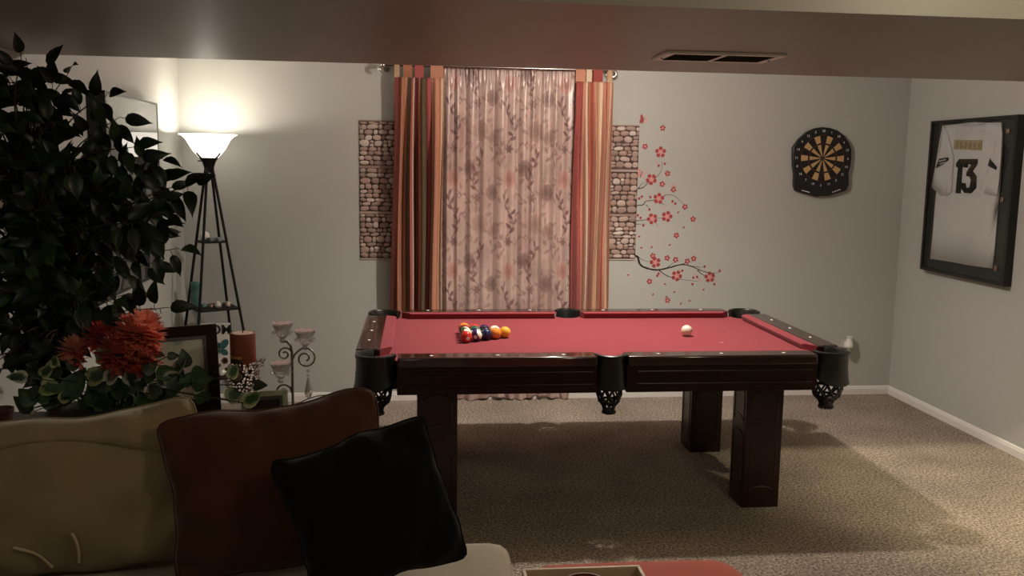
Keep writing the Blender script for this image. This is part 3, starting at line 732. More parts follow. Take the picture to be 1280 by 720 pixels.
for i,(x,z,s,lb) in enumerate(((1.502,1.89,.075,'red butterfly decal at the top corner of the right stone panels'),(1.500,1.535,.075,'pale red butterfly decal halfway up beside the right stone panels'),(1.729,1.451,.045,'tiny faded butterfly decal above the middle blossom spray'))):
    t = thing('butterfly_decal', lb, 'wall decal', (x,YB,z), 'butterfly wall decals')
    M_w = M_dpet if i==0 else M_dpink
    for sg in (1,-1):
        w = MB().add(wing.v, wing.f).xf(Matrix.Translation((x,YB-.0004,z)) @ Matrix.Rotation(.35,4,'Y') @ Matrix.Diagonal((sg*s*.8,1,s,1)))
        wo = obj('wing', w, M_w if sg<0 else M_dpale, t)
    bd = MB().prism([(-.03,-.3),(.03,-.3),(.02,.3),(-.02,.3)], lambda a,b,d:(a,d,b), -.0018, 0).xf(Matrix.Translation((x,YB-.0004,z)) @ Matrix.Rotation(.35,4,'Y') @ Matrix.Diagonal((s,1,s,1)))
    obj('body', bd, M_dblk, t)

# ------------------------------------------------------------------ dartboard
db = thing('dartboard', 'black electronic dartboard with tan segments on the back wall', 'dartboard', (2.746,YB,1.40))
DB=[(2.737,1.87),(2.794,1.865),(2.848,1.848),(2.897,1.813),(2.934,1.768),(2.953,1.724),(2.957,1.665),(2.954,1.616),(2.943,1.566),(2.951,1.484),(2.937,1.443),(2.815,1.407),(2.72,1.401),(2.57,1.439),(2.557,1.479),(2.556,1.547),(2.544,1.61),(2.538,1.673),(2.537,1.731),(2.573,1.785),(2.627,1.835),(2.681,1.861)]
obj('housing', MB().prism(DB, lambda a,b,d:(a,d,b), YB-.034, YB), M_blackpl, db, bevel=.006)
dc = (2.746,1.660); yd = YB-.034
obj('catch_ring', MB().prism([(dc[0]+.162*math.cos(t*PI/30),dc[1]+.162*math.sin(t*PI/30)) for t in range(60)], lambda a,b,d:(a,d,b), yd-.003, yd), mat('board_black',(.014,.011,.010),.55,noise=(40,.2)), db)
M_seg = mat('black_segment',(.013,.010,.010),.5,noise=(60,.2)); M_wire = mat('spider_red',(.075,.018,.014),.5,noise=(40,.2))
def wedge(r0,r1,a0,a1,y0,y1):
    n = 3; pts = [(r1*math.sin(a0+(a1-a0)*i/n),r1*math.cos(a0+(a1-a0)*i/n)) for i in range(n+1)]+[(r0*math.sin(a1-(a1-a0)*i/n),r0*math.cos(a1-(a1-a0)*i/n)) for i in range(n+1)]
    return MB().prism([(dc[0]+x,dc[1]+z) for x,z in pts], lambda a,b,d:(a,d,b), y0, y1)
NUM = [20,1,18,4,13,6,10,15,2,17,3,19,7,16,8,11,14,9,12,5]
for k in range(20):
    a = 2*PI*k/20; h = PI/20*.90; tan_ = k%2==1
    m_ = M_tan if tan_ else M_seg
    obj('segment', wedge(.017,.092,a-h,a+h,yd-.006,yd-.003), m_, db)
    obj('segment', wedge(.104,.152,a-h,a+h,yd-.006,yd-.003), m_, db)
    obj('double_triple_segment', wedge(.0935,.1025,a-h,a+h,yd-.0055,yd-.003), M_seg if tan_ else M_wire, db)
    obj('double_triple_segment', wedge(.1535,.160,a-h,a+h,yd-.0055,yd-.003), M_seg if tan_ else M_wire, db)
    t = text_mb(str(NUM[k]), .023, .001)
    t.xf(facing((dc[0]+.183*math.sin(a), yd-.001, dc[1]+.183*math.cos(a)), (1,0,0), (0,0,1), (0,-1,0)) @ Matrix.Rotation(-a*0,4,'Z') @ Matrix.Diagonal((1.0,1,1,1)))
    obj('numeral', t, M_number, db)
obj('bullseye', MB().prism([(dc[0]+.015*math.cos(t*PI/10),dc[1]+.015*math.sin(t*PI/10)) for t in range(20)], lambda a,b,d:(a,d,b), yd-.007, yd-.003), mat('bull',(.06,.05,.035),.5,noise=(60,.3)), db)
for (xa,za,xb,zb_) in ((2.612,1.443,2.672,1.428),(2.83,1.430,2.892,1.452)):
    for k in range(4):
        x = xa+(xb-xa)*(k+.5)/4; z = za+(zb_-za)*(k+.5)/4
        obj('speaker_slot', MB().box(x-.006,x+.006,yd-.001,yd+.001,z-.003,z+.003), M_number, db)

# ------------------------------------------------------------------ framed jersey on the right wall
jf = thing('jersey_frame', 'black shadow box holding the white number 13 jersey, on the right wall', 'display case', (XR,5.17,.94))
jy0, jy1, jz0, jz1 = 4.745, 5.606, .942, 1.905; xf_ = XR-.05
fr = MB()
for a in ((jy0,jy1,jz1-.016,jz1),(jy0,jy1,jz0,jz0+.016),(jy0,jy0+.022,jz0+.016,jz1-.016),(jy1-.020,jy1,jz0+.016,jz1-.016)):
    fr.box(xf_,XR,a[0],a[1],a[2],a[3])
M_frame = mat('frame_black',(.012,.011,.010),.3,noise=(25,.2))
obj('frame', fr, M_frame, jf)
obj('backing_board', MB().box(XR-.006,XR,jy0+.01,jy1-.01,jz0+.01,jz1-.01), mat('backing_black',(.020,.021,.019),.8,noise=(60,.15)), jf)
obj('glass_pane', MB().box(xf_+.006,xf_+.008,jy0+.018,jy1-.016,jz0+.014,jz1-.014), M_glass, jf)
for (y,z) in ((4.826,1.816),(4.822,1.431),(4.826,1.037)):
    obj('latch', MB().box(xf_-.004,xf_+.004,y-.015,y+.012,z-.014,z+.014), mat('latch_metal',(.30,.19,.14),.35,metal=.7,noise=(60,.2)), jf, bevel=.003)
M_jer = mat('jersey_white',(.74,.68,.70),.75,spec=.2,noise=(5,.05),bump=(30,.25,.006)); M_jblk = mat('jersey_black',(.018,.014,.010),.6,noise=(80,.3)); M_jtan = mat('jersey_tan',(.47,.36,.23),.7,noise=(60,.2))
J = {'body': [(5.507,1.875),(5.35,1.877),(5.26,1.882),(5.175,1.882),(5.083,1.874),(4.929,1.871),(4.903,1.746),(4.902,1.671),(4.9,1.45),(4.902,1.028),(5.121,1.021),(5.316,1.021),(5.54,1.017),(5.536,1.434),(5.53,1.605),(5.521,1.758)],
'sleeveL': [(5.507,1.875),(5.442,1.823),(5.364,1.673),(5.359,1.457),(5.388,1.436),(5.461,1.432),(5.580,1.48),(5.552,1.614),(5.53,1.758)], 'sleeveR': [(4.929,1.871),(4.95,1.808),(4.967,1.671),(5.069,1.499),(5.067,1.486),(5.025,1.461),(4.9,1.448),(4.896,1.671),(4.905,1.807)],
'one': [(5.306,1.663),(5.273,1.663),(5.264,1.457),(5.324,1.45),(5.338,1.632)],
'three': [(5.259,1.663),(5.118,1.662),(5.116,1.632),(5.16,1.589),(5.117,1.561),(5.112,1.489),(5.155,1.456),(5.222,1.457),(5.262,1.485),(5.261,1.518),(5.222,1.515),(5.213,1.487),(5.173,1.491),(5.166,1.536),(5.182,1.557),(5.217,1.559),(5.215,1.584),(5.173,1.627),(5.212,1.633),(5.214,1.611),(5.255,1.611)]}
J['one'] = [(5.300,1.663),(5.266,1.663),(5.264,1.452),(5.312,1.452),(5.308,1.610),(5.330,1.615),(5.328,1.640)]
jf_fn = lambda a,b,d: (d,a,b)
# body with soft vertical folds
def cloth_poly(poly, x_front, depth, amp, ph):
    ys = [p[0] for p in poly]; zs = [p[1] for p in poly]
    bm = bmesh.new(); f = bm.faces.new([bm.verts.new((x_front,y,z)) for y,z in poly])
    bmesh.ops.triangulate(bm, faces=[f])
    bmesh.ops.subdivide_edges(bm, edges=bm.edges, cuts=3, use_grid_fill=True)
    for v in bm.verts:
        y,z = v.co.y,v.co.z; v.co.x += amp*math.sin(38*y+3*z+ph)*min(1,max(.1,(1.88-z)*3)) + amp*.6*math.sin(17*z+9*y)
    me = bpy.data.meshes.new('cloth'); bm.to_mesh(me); bm.free()
    me.polygons.foreach_set('use_smooth',[True]*len(me.polygons)); return me
def cloth_obj(nm, poly, x, amp, ph, m_):
    o = obj(nm, cloth_poly(poly,x,0,amp,ph), m_, jf); s = o.modifiers.new('thickness','SOLIDIFY'); s.thickness = .006; s.offset = 0; return o
cloth_obj('jersey_body', J['body'], XR-.018, .0022, 0, M_jer)
for k in ('sleeveL','sleeveR'):
    sl = cloth_obj('sleeve', J[k], XR-.026, .002, 1, M_jer)
    q = [(5.508,1.665),(5.412,1.673),(5.404,1.656),(5.459,1.631),(5.539,1.605)] if k=='sleeveL' else [(4.991,1.663),(4.923,1.617),(4.925,1.599),(5.002,1.622)]
    obj('shoulder_emblem', MB().prism(q, jf_fn, XR-.0345, XR-.031), M_jblk, sl)
    if k=='sleeveL':
        for d in (0,1): 
            obj('emblem_stripe', MB().prism([(5.505-.01*d,1.652-.018*d),(5.43,1.662-.016*d),(5.43,1.656-.016*d),(5.505-.01*d,1.645-.018*d)], jf_fn, XR-.0355, XR-.034), M_jer, sl)
obj('jersey_numeral', MB().prism(J['one'], jf_fn, XR-.0275, XR-.022), M_jblk, jf)
obj('jersey_numeral', MB().prism(J['three'], jf_fn, XR-.0275, XR-.022), M_jblk, jf)
npl = obj('name_plate', MB().prism([(5.372,1.781),(5.090,1.773),(5.090,1.712),(5.372,1.724)], jf_fn, XR-.0265, XR-.022), M_jtan, jf)
M_jtan2 = mat('jersey_tan_dark',(.36,.26,.16),.7,noise=(60,.2))
for k in range(6):
    y = 5.348-k*.0445; z0 = 1.724-.012*k/6
    obj('worn_letter', MB().box(XR-.0272,XR-.0262,y-.026,y,z0+.003,z0+.044), M_jtan2, npl)
obj('collar', MB().tube([(5.33,XR-.023,1.878)] and [(XR-.023,5.33,1.875),(XR-.024,5.28,1.866),(XR-.025,5.21,1.862),(XR-.024,5.14,1.866),(XR-.023,5.09,1.873)], .006, 6), M_jer, jf, smooth=60)

# ------------------------------------------------------------------ shadow box on the left wall
lb = thing('shadow_box_frame', 'deep black framed display box with reflective glass, on the left wall', 'display case', (XL,4.83,.95))
ly0, ly1, lz0, lz1 = 4.33, 5.27, .955, 1.90
fx = lambda y: -1.405 + (-1.432+1.405)*(y-ly0)/(ly1-ly0)
def lbox(y0,y1,z0,z1,ex=0):
    return MB().add([(XL,y0,z0),(XL,y1,z0),(XL,y1,z1),(XL,y0,z1),(fx(y0)+ex,y0,z0),(fx(y1)+ex,y1,z0),(fx(y1)+ex,y1,z1),(fx(y0)+ex,y0,z1)],[(0,1,2,3),(4,7,6,5),(0,4,5,1),(1,5,6,2),(2,6,7,3),(3,7,4,0)])
b = lbox(ly0,ly1,lz1-.012,lz1); 
for a in ((ly0,ly1,lz0,lz0+.012),(ly0,ly0+.012,lz0,lz1),(ly1-.012,ly1,lz0,lz1)): q = lbox(*a); b.add(q.v,q.f)
obj('frame', b, M_frame, lb)
obj('glass_front', lbox(ly0+.012,ly1-.012,lz0+.012,lz1-.012,-.002), mat('dark_backed_glass',(.06,.058,.055),.03,spec=.5,ior=2.0,noise=(3,.15)), lb)

# ------------------------------------------------------------------ plug-in air freshener
pf = thing('plug_in_air_freshener', 'white plug-in air freshener low on the back wall right of the pool table', 'air freshener', (3.03,YB,.29))
obj('outlet_plate', MB().box(2.985,3.055,YB-.005,YB,.285,.40), mat('outlet_plate',(.5,.48,.44),.4,noise=(20,.03)), pf, bevel=.002)
obj('heater_body', MB().lathe(0,0,[(.022,.0),(.030,.012),(.027,.035),(.020,.055),(.020,.075),(.024,.080)],16).xf(Matrix.Translation((3.022,YB-.043,.345))), M_white, pf, smooth=40)
obj('plug_back', MB().box(3.0,3.034,YB-.04,YB-.004,.34,.385), M_white, pf, bevel=.006)
obj('oil_bottle', MB().lathe(3.022,YB-.043,[(.018,.305),(.021,.312),(.021,.335),(.014,.345)],14), mat('oil_glass',(.42,.42,.36),.1,trans=.5,noise=(20,.1)), pf, smooth=50)

# ------------------------------------------------------------------ torchiere lamp with shelves
LX, LY = -1.255, 5.68
lamp = thing('torchiere_lamp', 'black torchiere floor lamp with shelves and lit white glass bowl', 'lamp', (LX,LY,0))
prof = [(.052,1.602),(.062,1.612),(.078,1.63),(.098,1.655),(.115,1.685),(.130,1.712),(.150,1.733),(.170,1.742),(.171,1.746),(.165,1.745),(.147,1.738),(.126,1.716),(.110,1.687),(.093,1.658),(.073,1.634),(.05,1.612)]
obj('glass_bowl', MB().lathe(LX,LY,prof,40,close=True), mat('lit_opal_glass',(.9,.87,.8),.3,emit=(1.0,.93,.80,2.2),noise=(10,.02)), lamp, smooth=60)
obj('bowl_holder', MB().lathe(LX,LY,[(.020,1.515),(.026,1.53),(.032,1.555),(.040,1.580),(.056,1.604),(.050,1.606)],20), M_blackmetal, lamp, smooth=60)
for k in range(4):
    a = PI/4+k*PI/2+.2
    obj('arm', MB().tube([(LX+r*math.cos(a),LY+r*math.sin(a),z) for r,z in ((.022,1.53),(.034,1.565),(.055,1.598),(.085,1.622),(.094,1.632))], .0055, 6), M_blackmetal, lamp, smooth=60)
obj('switch_knob', MB().tube([(LX-.035,LY-.01,1.585),(LX-.062,LY-.015,1.585)], .004, 6), M_blackmetal, lamp)
def hr(z): return .022 + (.172-.022)*(1.545-z)/(1.545-.691) if z > .2 else .022+(.172-.022)*(1.545-.2)/(1.545-.691)
def hr(z): return .022 + .150*(1.545-z)/.854
legang = [math.radians(a) for a in (163.5,-105.5,73.5,-16.5)]
for a in legang:
    obj('leg', MB().tube([(LX+hr(z)*math.cos(a),LY+hr(z)*math.sin(a),z) for z in (1.545,.0)], .0085, 8), M_blackmetal, lamp, smooth=60)
lx_off = max(hr(0)-.17,0)
SH = (1.10,.690,.275)
for z in SH:
    pts = [(LX+(hr(z)+.012)*math.cos(a),LY+(hr(z)+.012)*math.sin(a)) for a in (legang[0],legang[1],legang[3],legang[2])]
    sh = obj('shelf', MB().prism(pts, lambda p,q,d:(p,q,d), z-.010, z), M_blackmetal, lamp, bevel=.002)
# things on the lamp shelves
z = SH[0]
tag(obj('candle', MB().sphere((LX-.035,LY-.02,z+.030),.030,16,10), mat('white_wax',(.75,.70,.62),.5,noise=(20,.05))), 'round white candle on the top shelf of the black lamp', 'candle')
for k,x in enumerate((.005,.052)):
    t = thing('tealight_holder', ('left','right')[k]+' small glass tealight cup on the top lamp shelf', 'candle holder', (LX+x,LY-.03,z), 'tealights on the lamp')
    obj('cup', MB().lathe(LX+x,LY-.03,[(.014,z),(.021,z+.008),(.022,z+.024),(.019,z+.024),(.017,z+.008),(.0,z+.006)],16,close=False), mat('smoky_glass',(.30,.33,.33),.12,noise=(20,.1)), t, smooth=50)
    obj('wax', MB().lathe(LX+x,LY-.03,[(.018,z+.008),(.018,z+.017)],14), mat('white_wax',(1,1,1)), t)
z = SH[1]
tb = thing('teal_bottle', 'teal glass bottle on the middle shelf of the black lamp', 'bottle', (LX-.105,LY-.04,z))
obj('glass_body', MB().lathe(LX-.100,LY-.03,[(.0,z),(.026,z),(.029,z+.008),(.029,z+.085),(.024,z+.098),(.022,z+.106),(.026,z+.112),(.026,z+.140)],20), mat('teal_glass',(.06,.14,.135),.08,spec=.8,noise=(12,.25)), tb, smooth=50)
obj('stopper', MB().lathe(LX-.100,LY-.03,[(.027,z+.140),(.028,z+.155),(.018,z+.160)],16), mat('teal_stopper',(.06,.18,.17),.3,noise=(12,.2)), tb, smooth=50)
def shell(name, c, s, m_, label, group, kind, rz=0):
    t = MB()
    if kind == 'scallop':
        n=14; vs=[(0,0,0)]; fs=[]
        for i in range(n+1):
            a = -1.1+2.2*i/n; r = 1.0+(.06 if i%2 else -.03)
            for k_,q in enumerate((.5,1.0)): vs.append((math.sin(a)*r*q, -.30*math.sin(PI*q*.8)-(.05 if i%2 else 0), math.cos(a)*r*q))
        for i in range(n): fs += [(0,1+2*i,3+2*i),(1+2*i,2+2*i,4+2*i,3+2*i)]
        t.add(vs,fs)
        vs2=[(x,y+.12,z_) for x,y,z_ in vs]; t.add(vs2,[tuple(reversed(f)) for f in fs])
        for i in range(n): pass
    elif kind == 'conch':
        t.tube([(.55*math.sin(k*1.1)*.25*(1-k/12), .55*math.cos(k*1.1)*.25*(1-k/12), -.6+k*.11) for k in range(12)], [.10,.30,.42,.44,.40,.36,.30,.26,.20,.15,.10,.03], 9)
    else:
        t.sphere((0,0,0),.6,8,6,(1,.8,.9))
        for k in range(7):
            a=k*.9; t.tube([(.3*math.cos(a),.3*math.sin(a),.1),(.75*math.cos(a),.6*math.sin(a),.55+.2*math.sin(k*2))],[.16,.04],6)
    t.xf(Matrix.Translation(c) @ Matrix.Rotation(rz,4,'Z') @ Matrix.Rotation(.5 if kind!='conch' else 1.4,4,'Y') @ Matrix.Scale(s,4))
    zmin = min(v[2] for v in t.v); t.xf(Matrix.Translation((0,0,c[2]-zmin)))
    tag(obj(name, t, m_, None, smooth=50), label, 'seashell', group)
M_sh1 = mat('shell_cream',(.62,.50,.42),.35,noise=(60,.25)); M_sh2 = mat('shell_brown',(.30,.17,.12),.35,noise=(60,.4)); M_sh3 = mat('shell_white',(.75,.70,.66),.3,noise=(60,.1)); M_sh4 = mat('shell_teal',(.10,.20,.20),.3,noise=(60,.3))
G='seashells on the lamp shelves'
shell('seashell',(LX-.035,LY-.05,z),.030,M_sh4,'dark teal shell beside the teal bottle on the middle lamp shelf',G,'conch',.3)
shell('seashell',(LX+.005,LY-.07,z),.030,M_sh2,'brown spiral shell in the middle of the middle lamp shelf',G,'conch',1.2)
shell('seashell',(LX+.03,LY-.02,z),.034,M_sh1,'spiky cream shell behind the glass ball on the middle lamp shelf',G,'spiky',.2)
shell('seashell',(LX+.095,LY-.035,z),.034,M_sh1,'spiky cream shell at the right end of the middle lamp shelf',G,'spiky',1.9)
shell('seashell',(LX+.075,LY+.03,z),.026,M_sh2,'small brown shell at the back of the middle lamp shelf',G,'conch',2.2)
tag(obj('glass_ball', MB().sphere((LX+.048,LY-.085,z+.020),.020,16,10), mat('clear_ball',(.75,.75,.75),.05,metal=.6,noise=(9,.1)), None, smooth=180), 'shiny glass ball at the front of the middle lamp shelf', 'ornament')
z = SH[2]
sg = thing('mom_sign', 'white MOM plaque with teal butterfly on the lowest lamp shelf', 'sign', (LX+.0,LY-.1,z))
sy = LY-.06; sx = LX+.012
obj('plaque', MB().box(sx-.095,sx+.095,sy,sy+.018,z,z+.320), mat('plaque_white',(.70,.66,.62),.5,noise=(35,.12)), sg, bevel=.003)
t = text_mb('MOM', .080, .003, .022); t.xf(facing((sx+.01,sy-.001,z+.278),(1,0,0),(0,0,1),(0,-1,0))); obj('lettering', t, M_ink, sg)
M_teal = mat('teal_print',(.03,.12,.13),.5,noise=(60,.3))
for sgn in (1,-1):
    for (a,b,c_) in ((.035,.022,.9),(.026,.018,-.6)):
        e = MB().prism([(a*math.cos(k*PI/8),b*math.sin(k*PI/8)) for k in range(16)], lambda p,q,d:(p,q,d), 0, .002)
        e.xf(facing((sx+.03+sgn*.028,sy-.0005,z+.165+.025*(1 if c_>0 else -1)),(math.cos(sgn*c_),0,math.sin(sgn*c_)),(-math.sin(sgn*c_),0,math.cos(sgn*c_)),(0,-1,0)))
        obj('butterfly_wing', e, M_teal, sg)
obj('butterfly_body', MB().tube([(sx+.03,sy-.002,z+.13),(sx+.03,sy-.002,z+.20)], .003, 6), M_ink, sg)
for k,(px,pz,pr,c_) in enumerate(((-.06,.10,.022,M_dpale),(.06,.085,.020,M_sh2),(.02,.055,.018,M_sh1),(-.03,.15,.016,M_teal),(.07,.03,.016,M_sh1),(-.07,.20,.014,M_sh2))):
    d = MB()
    for q in range(6):
        a=q*PI/3; d.prism([(.55*pr*math.cos(k_*PI/5)+pr*.6*math.cos(a),.55*pr*math.sin(k_*PI/5)+pr*.6*math.sin(a)) for k_ in range(10)], lambda p,r_,dd:(p,r_,dd), 0, .001)
    d.xf(facing((sx+px,sy-.0005,z+pz),(1,0,0),(0,0,1),(0,-1,0))); obj('printed_flower', d, c_, sg)
shell('seashell',(LX+.075,LY-.105,z),.040,M_sh3,'white shell before the MOM plaque on the lowest lamp shelf',G,'conch',.1)
shell('seashell',(LX-.06,LY+.02,z),.045,M_sh1,'cream spiked shell behind the MOM plaque on the lowest lamp shelf',G,'spiky',.8)
cord = [(LX+.1,LY-.05,.006),(-.95,5.80,.006),(-.80,5.86,.008),(-.70,5.86,.05),(-.62,5.87,.065),(-.50,5.88,.06),(-.42,5.90,.02),(-.30,5.93,.008)]
tag(obj('power_cord', MB().tube(smooth_path(cord), .004, 6), M_blackpl, None, smooth=60), 'thin black cord looping along the back wall baseboard', 'cord')

# ------------------------------------------------------------------ sofa, ottoman, tray
M_sofa = mat('beige_upholstery',(.33,.285,.215),.85,spec=.15,noise=(25,.08),bump=(350,.3,.002),sheen=.15)
sofa = thing('sofa', 'beige upholstered sofa with low back, holding the cushions', 'sofa', (-.6,2.2,0))
def soft_box(nm, x0,x1,y0,y1,z0,z1, m_, par, bev=.05, crown=.02, n=14):
    vs=[]; fs=[]
    bm = bmesh.new(); bmesh.ops.create_cube(bm,size=1)
    bmesh.ops.subdivide_edges(bm,edges=bm.edges,cuts=n,use_grid_fill=True)
    hx,hy,hz=(x1-x0)/2,(y1-y0)/2,(z1-z0)/2
    for v in bm.verts:
        u,w,t = v.co.x*2,v.co.y*2,v.co.z*2
        p = Vector((u*hx,w*hy,t*hz)); c_ = Vector((max(-hx+bev,min(hx-bev,p.x)),max(-hy+bev,min(hy-bev,p.y)),max(-hz+bev*.7,min(hz-bev*.7,p.z))))
        d = p-c_
        if d.length>1e-9:
            e = Vector((d.x/bev,d.y/bev,d.z/(bev*.7))); L = e.length
            mx_ = max(abs(e.x),abs(e.y),abs(e.z)); e = e/L*mx_; d = Vector((e.x*bev,e.y*bev,e.z*bev*.7))
        p = c_+d
        if t>0: p.z += crown*(1-u*u)*(1-w*w)*t
        v.co = p+Vector(((x0+x1)/2,(y0+y1)/2,(z0+z1)/2))
    me = bpy.data.meshes.new(nm); bm.to_mesh(me); bm.free(); me.polygons.foreach_set('use_smooth',[True]*len(me.polygons))
    return obj(nm, me, m_, par)
soft_box('base', -1.44,.25,1.85,2.62,.06,.28, M_sofa, sofa, .03, 0)
soft_box('seat_cushion', -1.44,-.60,1.80,2.63,.285,.455, M_sofa, sofa, .05, .012)
sc = soft_box('seat_cushion', -.595,.275,1.80,2.63,.285,.455, M_sofa, sofa, .05, .012)
def rrect(x0,x1,y0,y1,r,z,n=6):
    pts=[]
    for cx,cy,a0 in ((x1-r,y1-r,0),(x0+r,y1-r,90),(x0+r,y0+r,180),(x1-r,y0+r,270)):
        for i in range(n+1): a=math.radians(a0+90*i/n); pts.append((cx+r*math.cos(a),cy+r*math.sin(a),z))
    return pts+[pts[0]]
obj('piping', MB().tube(rrect(-.590,.270,1.805,2.625,.055,.430), .006, 6), M_sofa, sc, smooth=60)
soft_box('backrest', -1.44,-.10,2.66,2.80,.06,.72, M_sofa, sofa, .04, .0)
for x in (-1.38,.19):
    for y in (1.90,2.54): obj('foot', MB().box(x,x+.05,y-.03,y+.03,0,.06), M_mahog_d, sofa)
ott = thing('ottoman', 'coral upholstered ottoman with rounded corners, holding the wooden tray', 'ottoman', (.64,2.15,0))
M_coral = mat('coral_upholstery',(.40,.085,.058),.85,spec=.15,noise=(30,.1),bump=(350,.3,.002),sheen=.15)
soft_box('cushion_top', .292,.965,1.78,2.515,.30,.445, M_coral, ott, .10, .018)
soft_box('base', .31,.945,1.80,2.49,.05,.30, M_coral, ott, .06, 0)
for x in (.36,.85):
    for y in (1.86,2.40): obj('foot', MB().lathe(x+.02,y+.02,[(.018,0),(.026,.05)],12), M_mahog_d, ott, smooth=40)
tray = thing('tray', 'light wooden tray on the coral ottoman', 'tray', (.44,2.1,.463))
M_tray = mat('tray_wood',(.50,.36,.24),.5,noise=(30,.15)); M_trayin = mat('tray_inner_wood',(.34,.29,.20),.6,noise=(18,.35))
ty0,ty1,tx0,tx1,tz = 1.92,2.305,.284,.612,.464
obj('tray_base', MB().box(tx0,tx1,ty0,ty1,tz,tz+.008), M_trayin, tray)
obj('tray_side', MB().box(tx0,tx1,ty1-.010,ty1,tz+.008,tz+.042), M_tray, tray, bevel=.002)
obj('tray_side', MB().box(tx0,tx1,ty0,ty0+.010,tz+.008,tz+.042), M_tray, tray, bevel=.002)
obj('tray_side', MB().box(tx0,tx0+.010,ty0+.010,ty1-.010,tz+.008,tz+.042), M_tray, tray, bevel=.002)
obj('tray_side', MB().box(tx1-.010,tx1,ty0+.010,ty1-.010,tz+.008,tz+.042), M_tray, tray, bevel=.002)
bx,by = .445,2.215
cj = thing('candle_jar', 'round dark red candle bowl standing inside the wooden tray', 'candle', (bx,by,tz+.008))
obj('bowl', MB().lathe(bx,by,[(.035,tz+.008),(.052,tz+.016),(.058,tz+.040),(.054,tz+.040),(.048,tz+.022),(.02,tz+.018)],24), mat('red_glaze',(.10,.018,.012),.2,noise=(20,.3)), cj, smooth=50)
obj('wax', MB().lathe(bx,by,[(.049,tz+.022),(.0525,tz+.034)],22), mat('brown_wax',(.16,.07,.04),.5,noise=(20,.15)), cj, smooth=40)

# ------------------------------------------------------------------ cushions
def pillow(name, w, h, t, loc, rot, m_, label, seed, group='throw cushions on the sofa', seam=None, pinch=.07):
    r = random.Random(seed); n = 56
    ph = [r.uniform(0,6) for _ in range(8)]
    M_ = Matrix.Translation(loc) @ Euler(rot).to_matrix().to_4x4()
    def P(u,v,s):
        x = w/2*u*(1-pinch*(1-v*v)*abs(u)**3); z = h/2*v*(1-pinch*(1-u*u)*abs(v)**3)
        rc = (abs(u)*abs(v))**9
        x *= 1-.065*rc; z *= 1-.065*rc
        z += .007*math.sin(5*u+ph[3])*abs(v)**2+.002*math.sin(11*u+ph[4])*abs(v)**2; x += .004*math.sin(4*v+ph[5])*abs(u)**2+.002*math.sin(12*v+ph[6])*abs(u)**2
        e = max(0,(1-u**2))**.55*max(0,(1-v**2))**.55
        ed = max(abs(u),abs(v))
        wr = .011*math.sin(8*u+4*v+ph[0])*abs(v)+.011*math.sin(7*v-5*u+ph[1])*abs(u)+.009*math.sin(15*u*v+ph[2])*ed+.007*math.sin(19*u+3*v+ph[3])*max(0,v)**2+.005*math.sin(23*u-9*v+ph[4])*ed**3
        d = t/2*e+wr*(e**.5)
        return M_ @ Vector((x, s*d, z))
    vs=[]; fs=[]
    for s in (-1,1):
        for j in range(n+1):
            for i in range(n+1): vs.append(P(-1+2*i/n,-1+2*j/n,s))
    K=(n+1)**2
    for j in range(n):
        for i in range(n):
            a=j*(n+1)+i; fs.append((a,a+1,a+n+2,a+n+1)); fs.append((K+a,K+a+n+1,K+a+n+2,K+a+1))
    mb = MB().add(vs,fs); me = bpy.data.meshes.new(name); me.from_pydata(mb.v,[],mb.f)
    bm = bmesh.new(); bm.from_mesh(me); bmesh.ops.remove_doubles(bm,verts=bm.verts,dist=1e-5); bmesh.ops.recalc_face_normals(bm,faces=bm.faces); bm.to_mesh(me); bm.free()
    me.polygons.foreach_set('use_smooth',[True]*len(me.polygons))
    o = tag(obj(name, me, m_), label, 'cushion', group)
    edge = [P(-1+2*i/20,-1,0) for i in range(20)]+[P(1,-1+2*i/20,0) for i in range(20)]+[P(1-2*i/20,1,0) for i in range(20)]+[P(-1,1-2*i/20,0) for i in range(21)]
    obj('seam', MB().tube(edge,.0032,6), m_, o, smooth=60)
    return o, P
M_pbe = mat('beige_suede',(.25,.19,.105),.8,spec=.15,noise=(7,.15),bump=(200,.15,.001),sheen=.25)
M_pbr = mat('rust_brown_suede',(.068,.023,.010),.85,spec=.12,noise=(9,.2),bump=(200,.2,.001),sheen=.2)
M_pbk = mat('black_suede',(.006,.005,.004),.9,spec=.08,noise=(9,.25),bump=(200,.2,.001),sheen=.08)
o, P = pillow('throw_cushion', .70,.45,.19,(-.935,2.490,.682),(-.21,-.095,.08), M_pbe, 'large beige cushion at the left end of the sofa', 3)
# flap with curved hem, and two loose ties
vs=[]; fs=[]; nn=24
for i in range(nn+1):
    u=-.97+1.94*i/nn; hem = .60+.10*math.cos(u*3.0+.4)-(.22*max(0,u-.1))
    for k in range(5):
        v=.985+(hem-.985)*k/4; q=P(u,v,-1); vs.append(q+Vector((0,-.0015,0)))
for i in range(nn):
    for k in range(4): a=i*5+k; fs.append((a,a+1,a+6,a+5))
fl = obj('flap', MB().add(vs,fs), M_pbe, o, smooth=60); sd = fl.modifiers.new('thickness','SOLIDIFY'); sd.thickness=.0025
M_tie = mat('pale_cord',(.50,.38,.24),.7,noise=(80,.15))
for pts in ([(.03,-.80),(.05,-.66),(.052,-.52),(.03,-.40)],[(-.17,-.86),(-.24,-.66),(-.33,-.55),(-.40,-.50)]):
    obj('tie', MB().tube(smooth_path([tuple(P(u,v,-1)+Vector((0,-.006,0))) for u,v in pts]), [.0042]*12+[.002], 6), M_tie, o, smooth=60)
pillow('throw_cushion', .61,.47,.19,(-.376,2.445,.706),(-.20,-.115,.12), M_pbr, 'rust brown cushion between the beige and black cushions', 8)
pillow('throw_cushion', .430,.405,.17,(-.120,2.28,.697),(-.20,-.31,.05), M_pbk, 'small black cushion leaning in front of the brown cushion', 12)

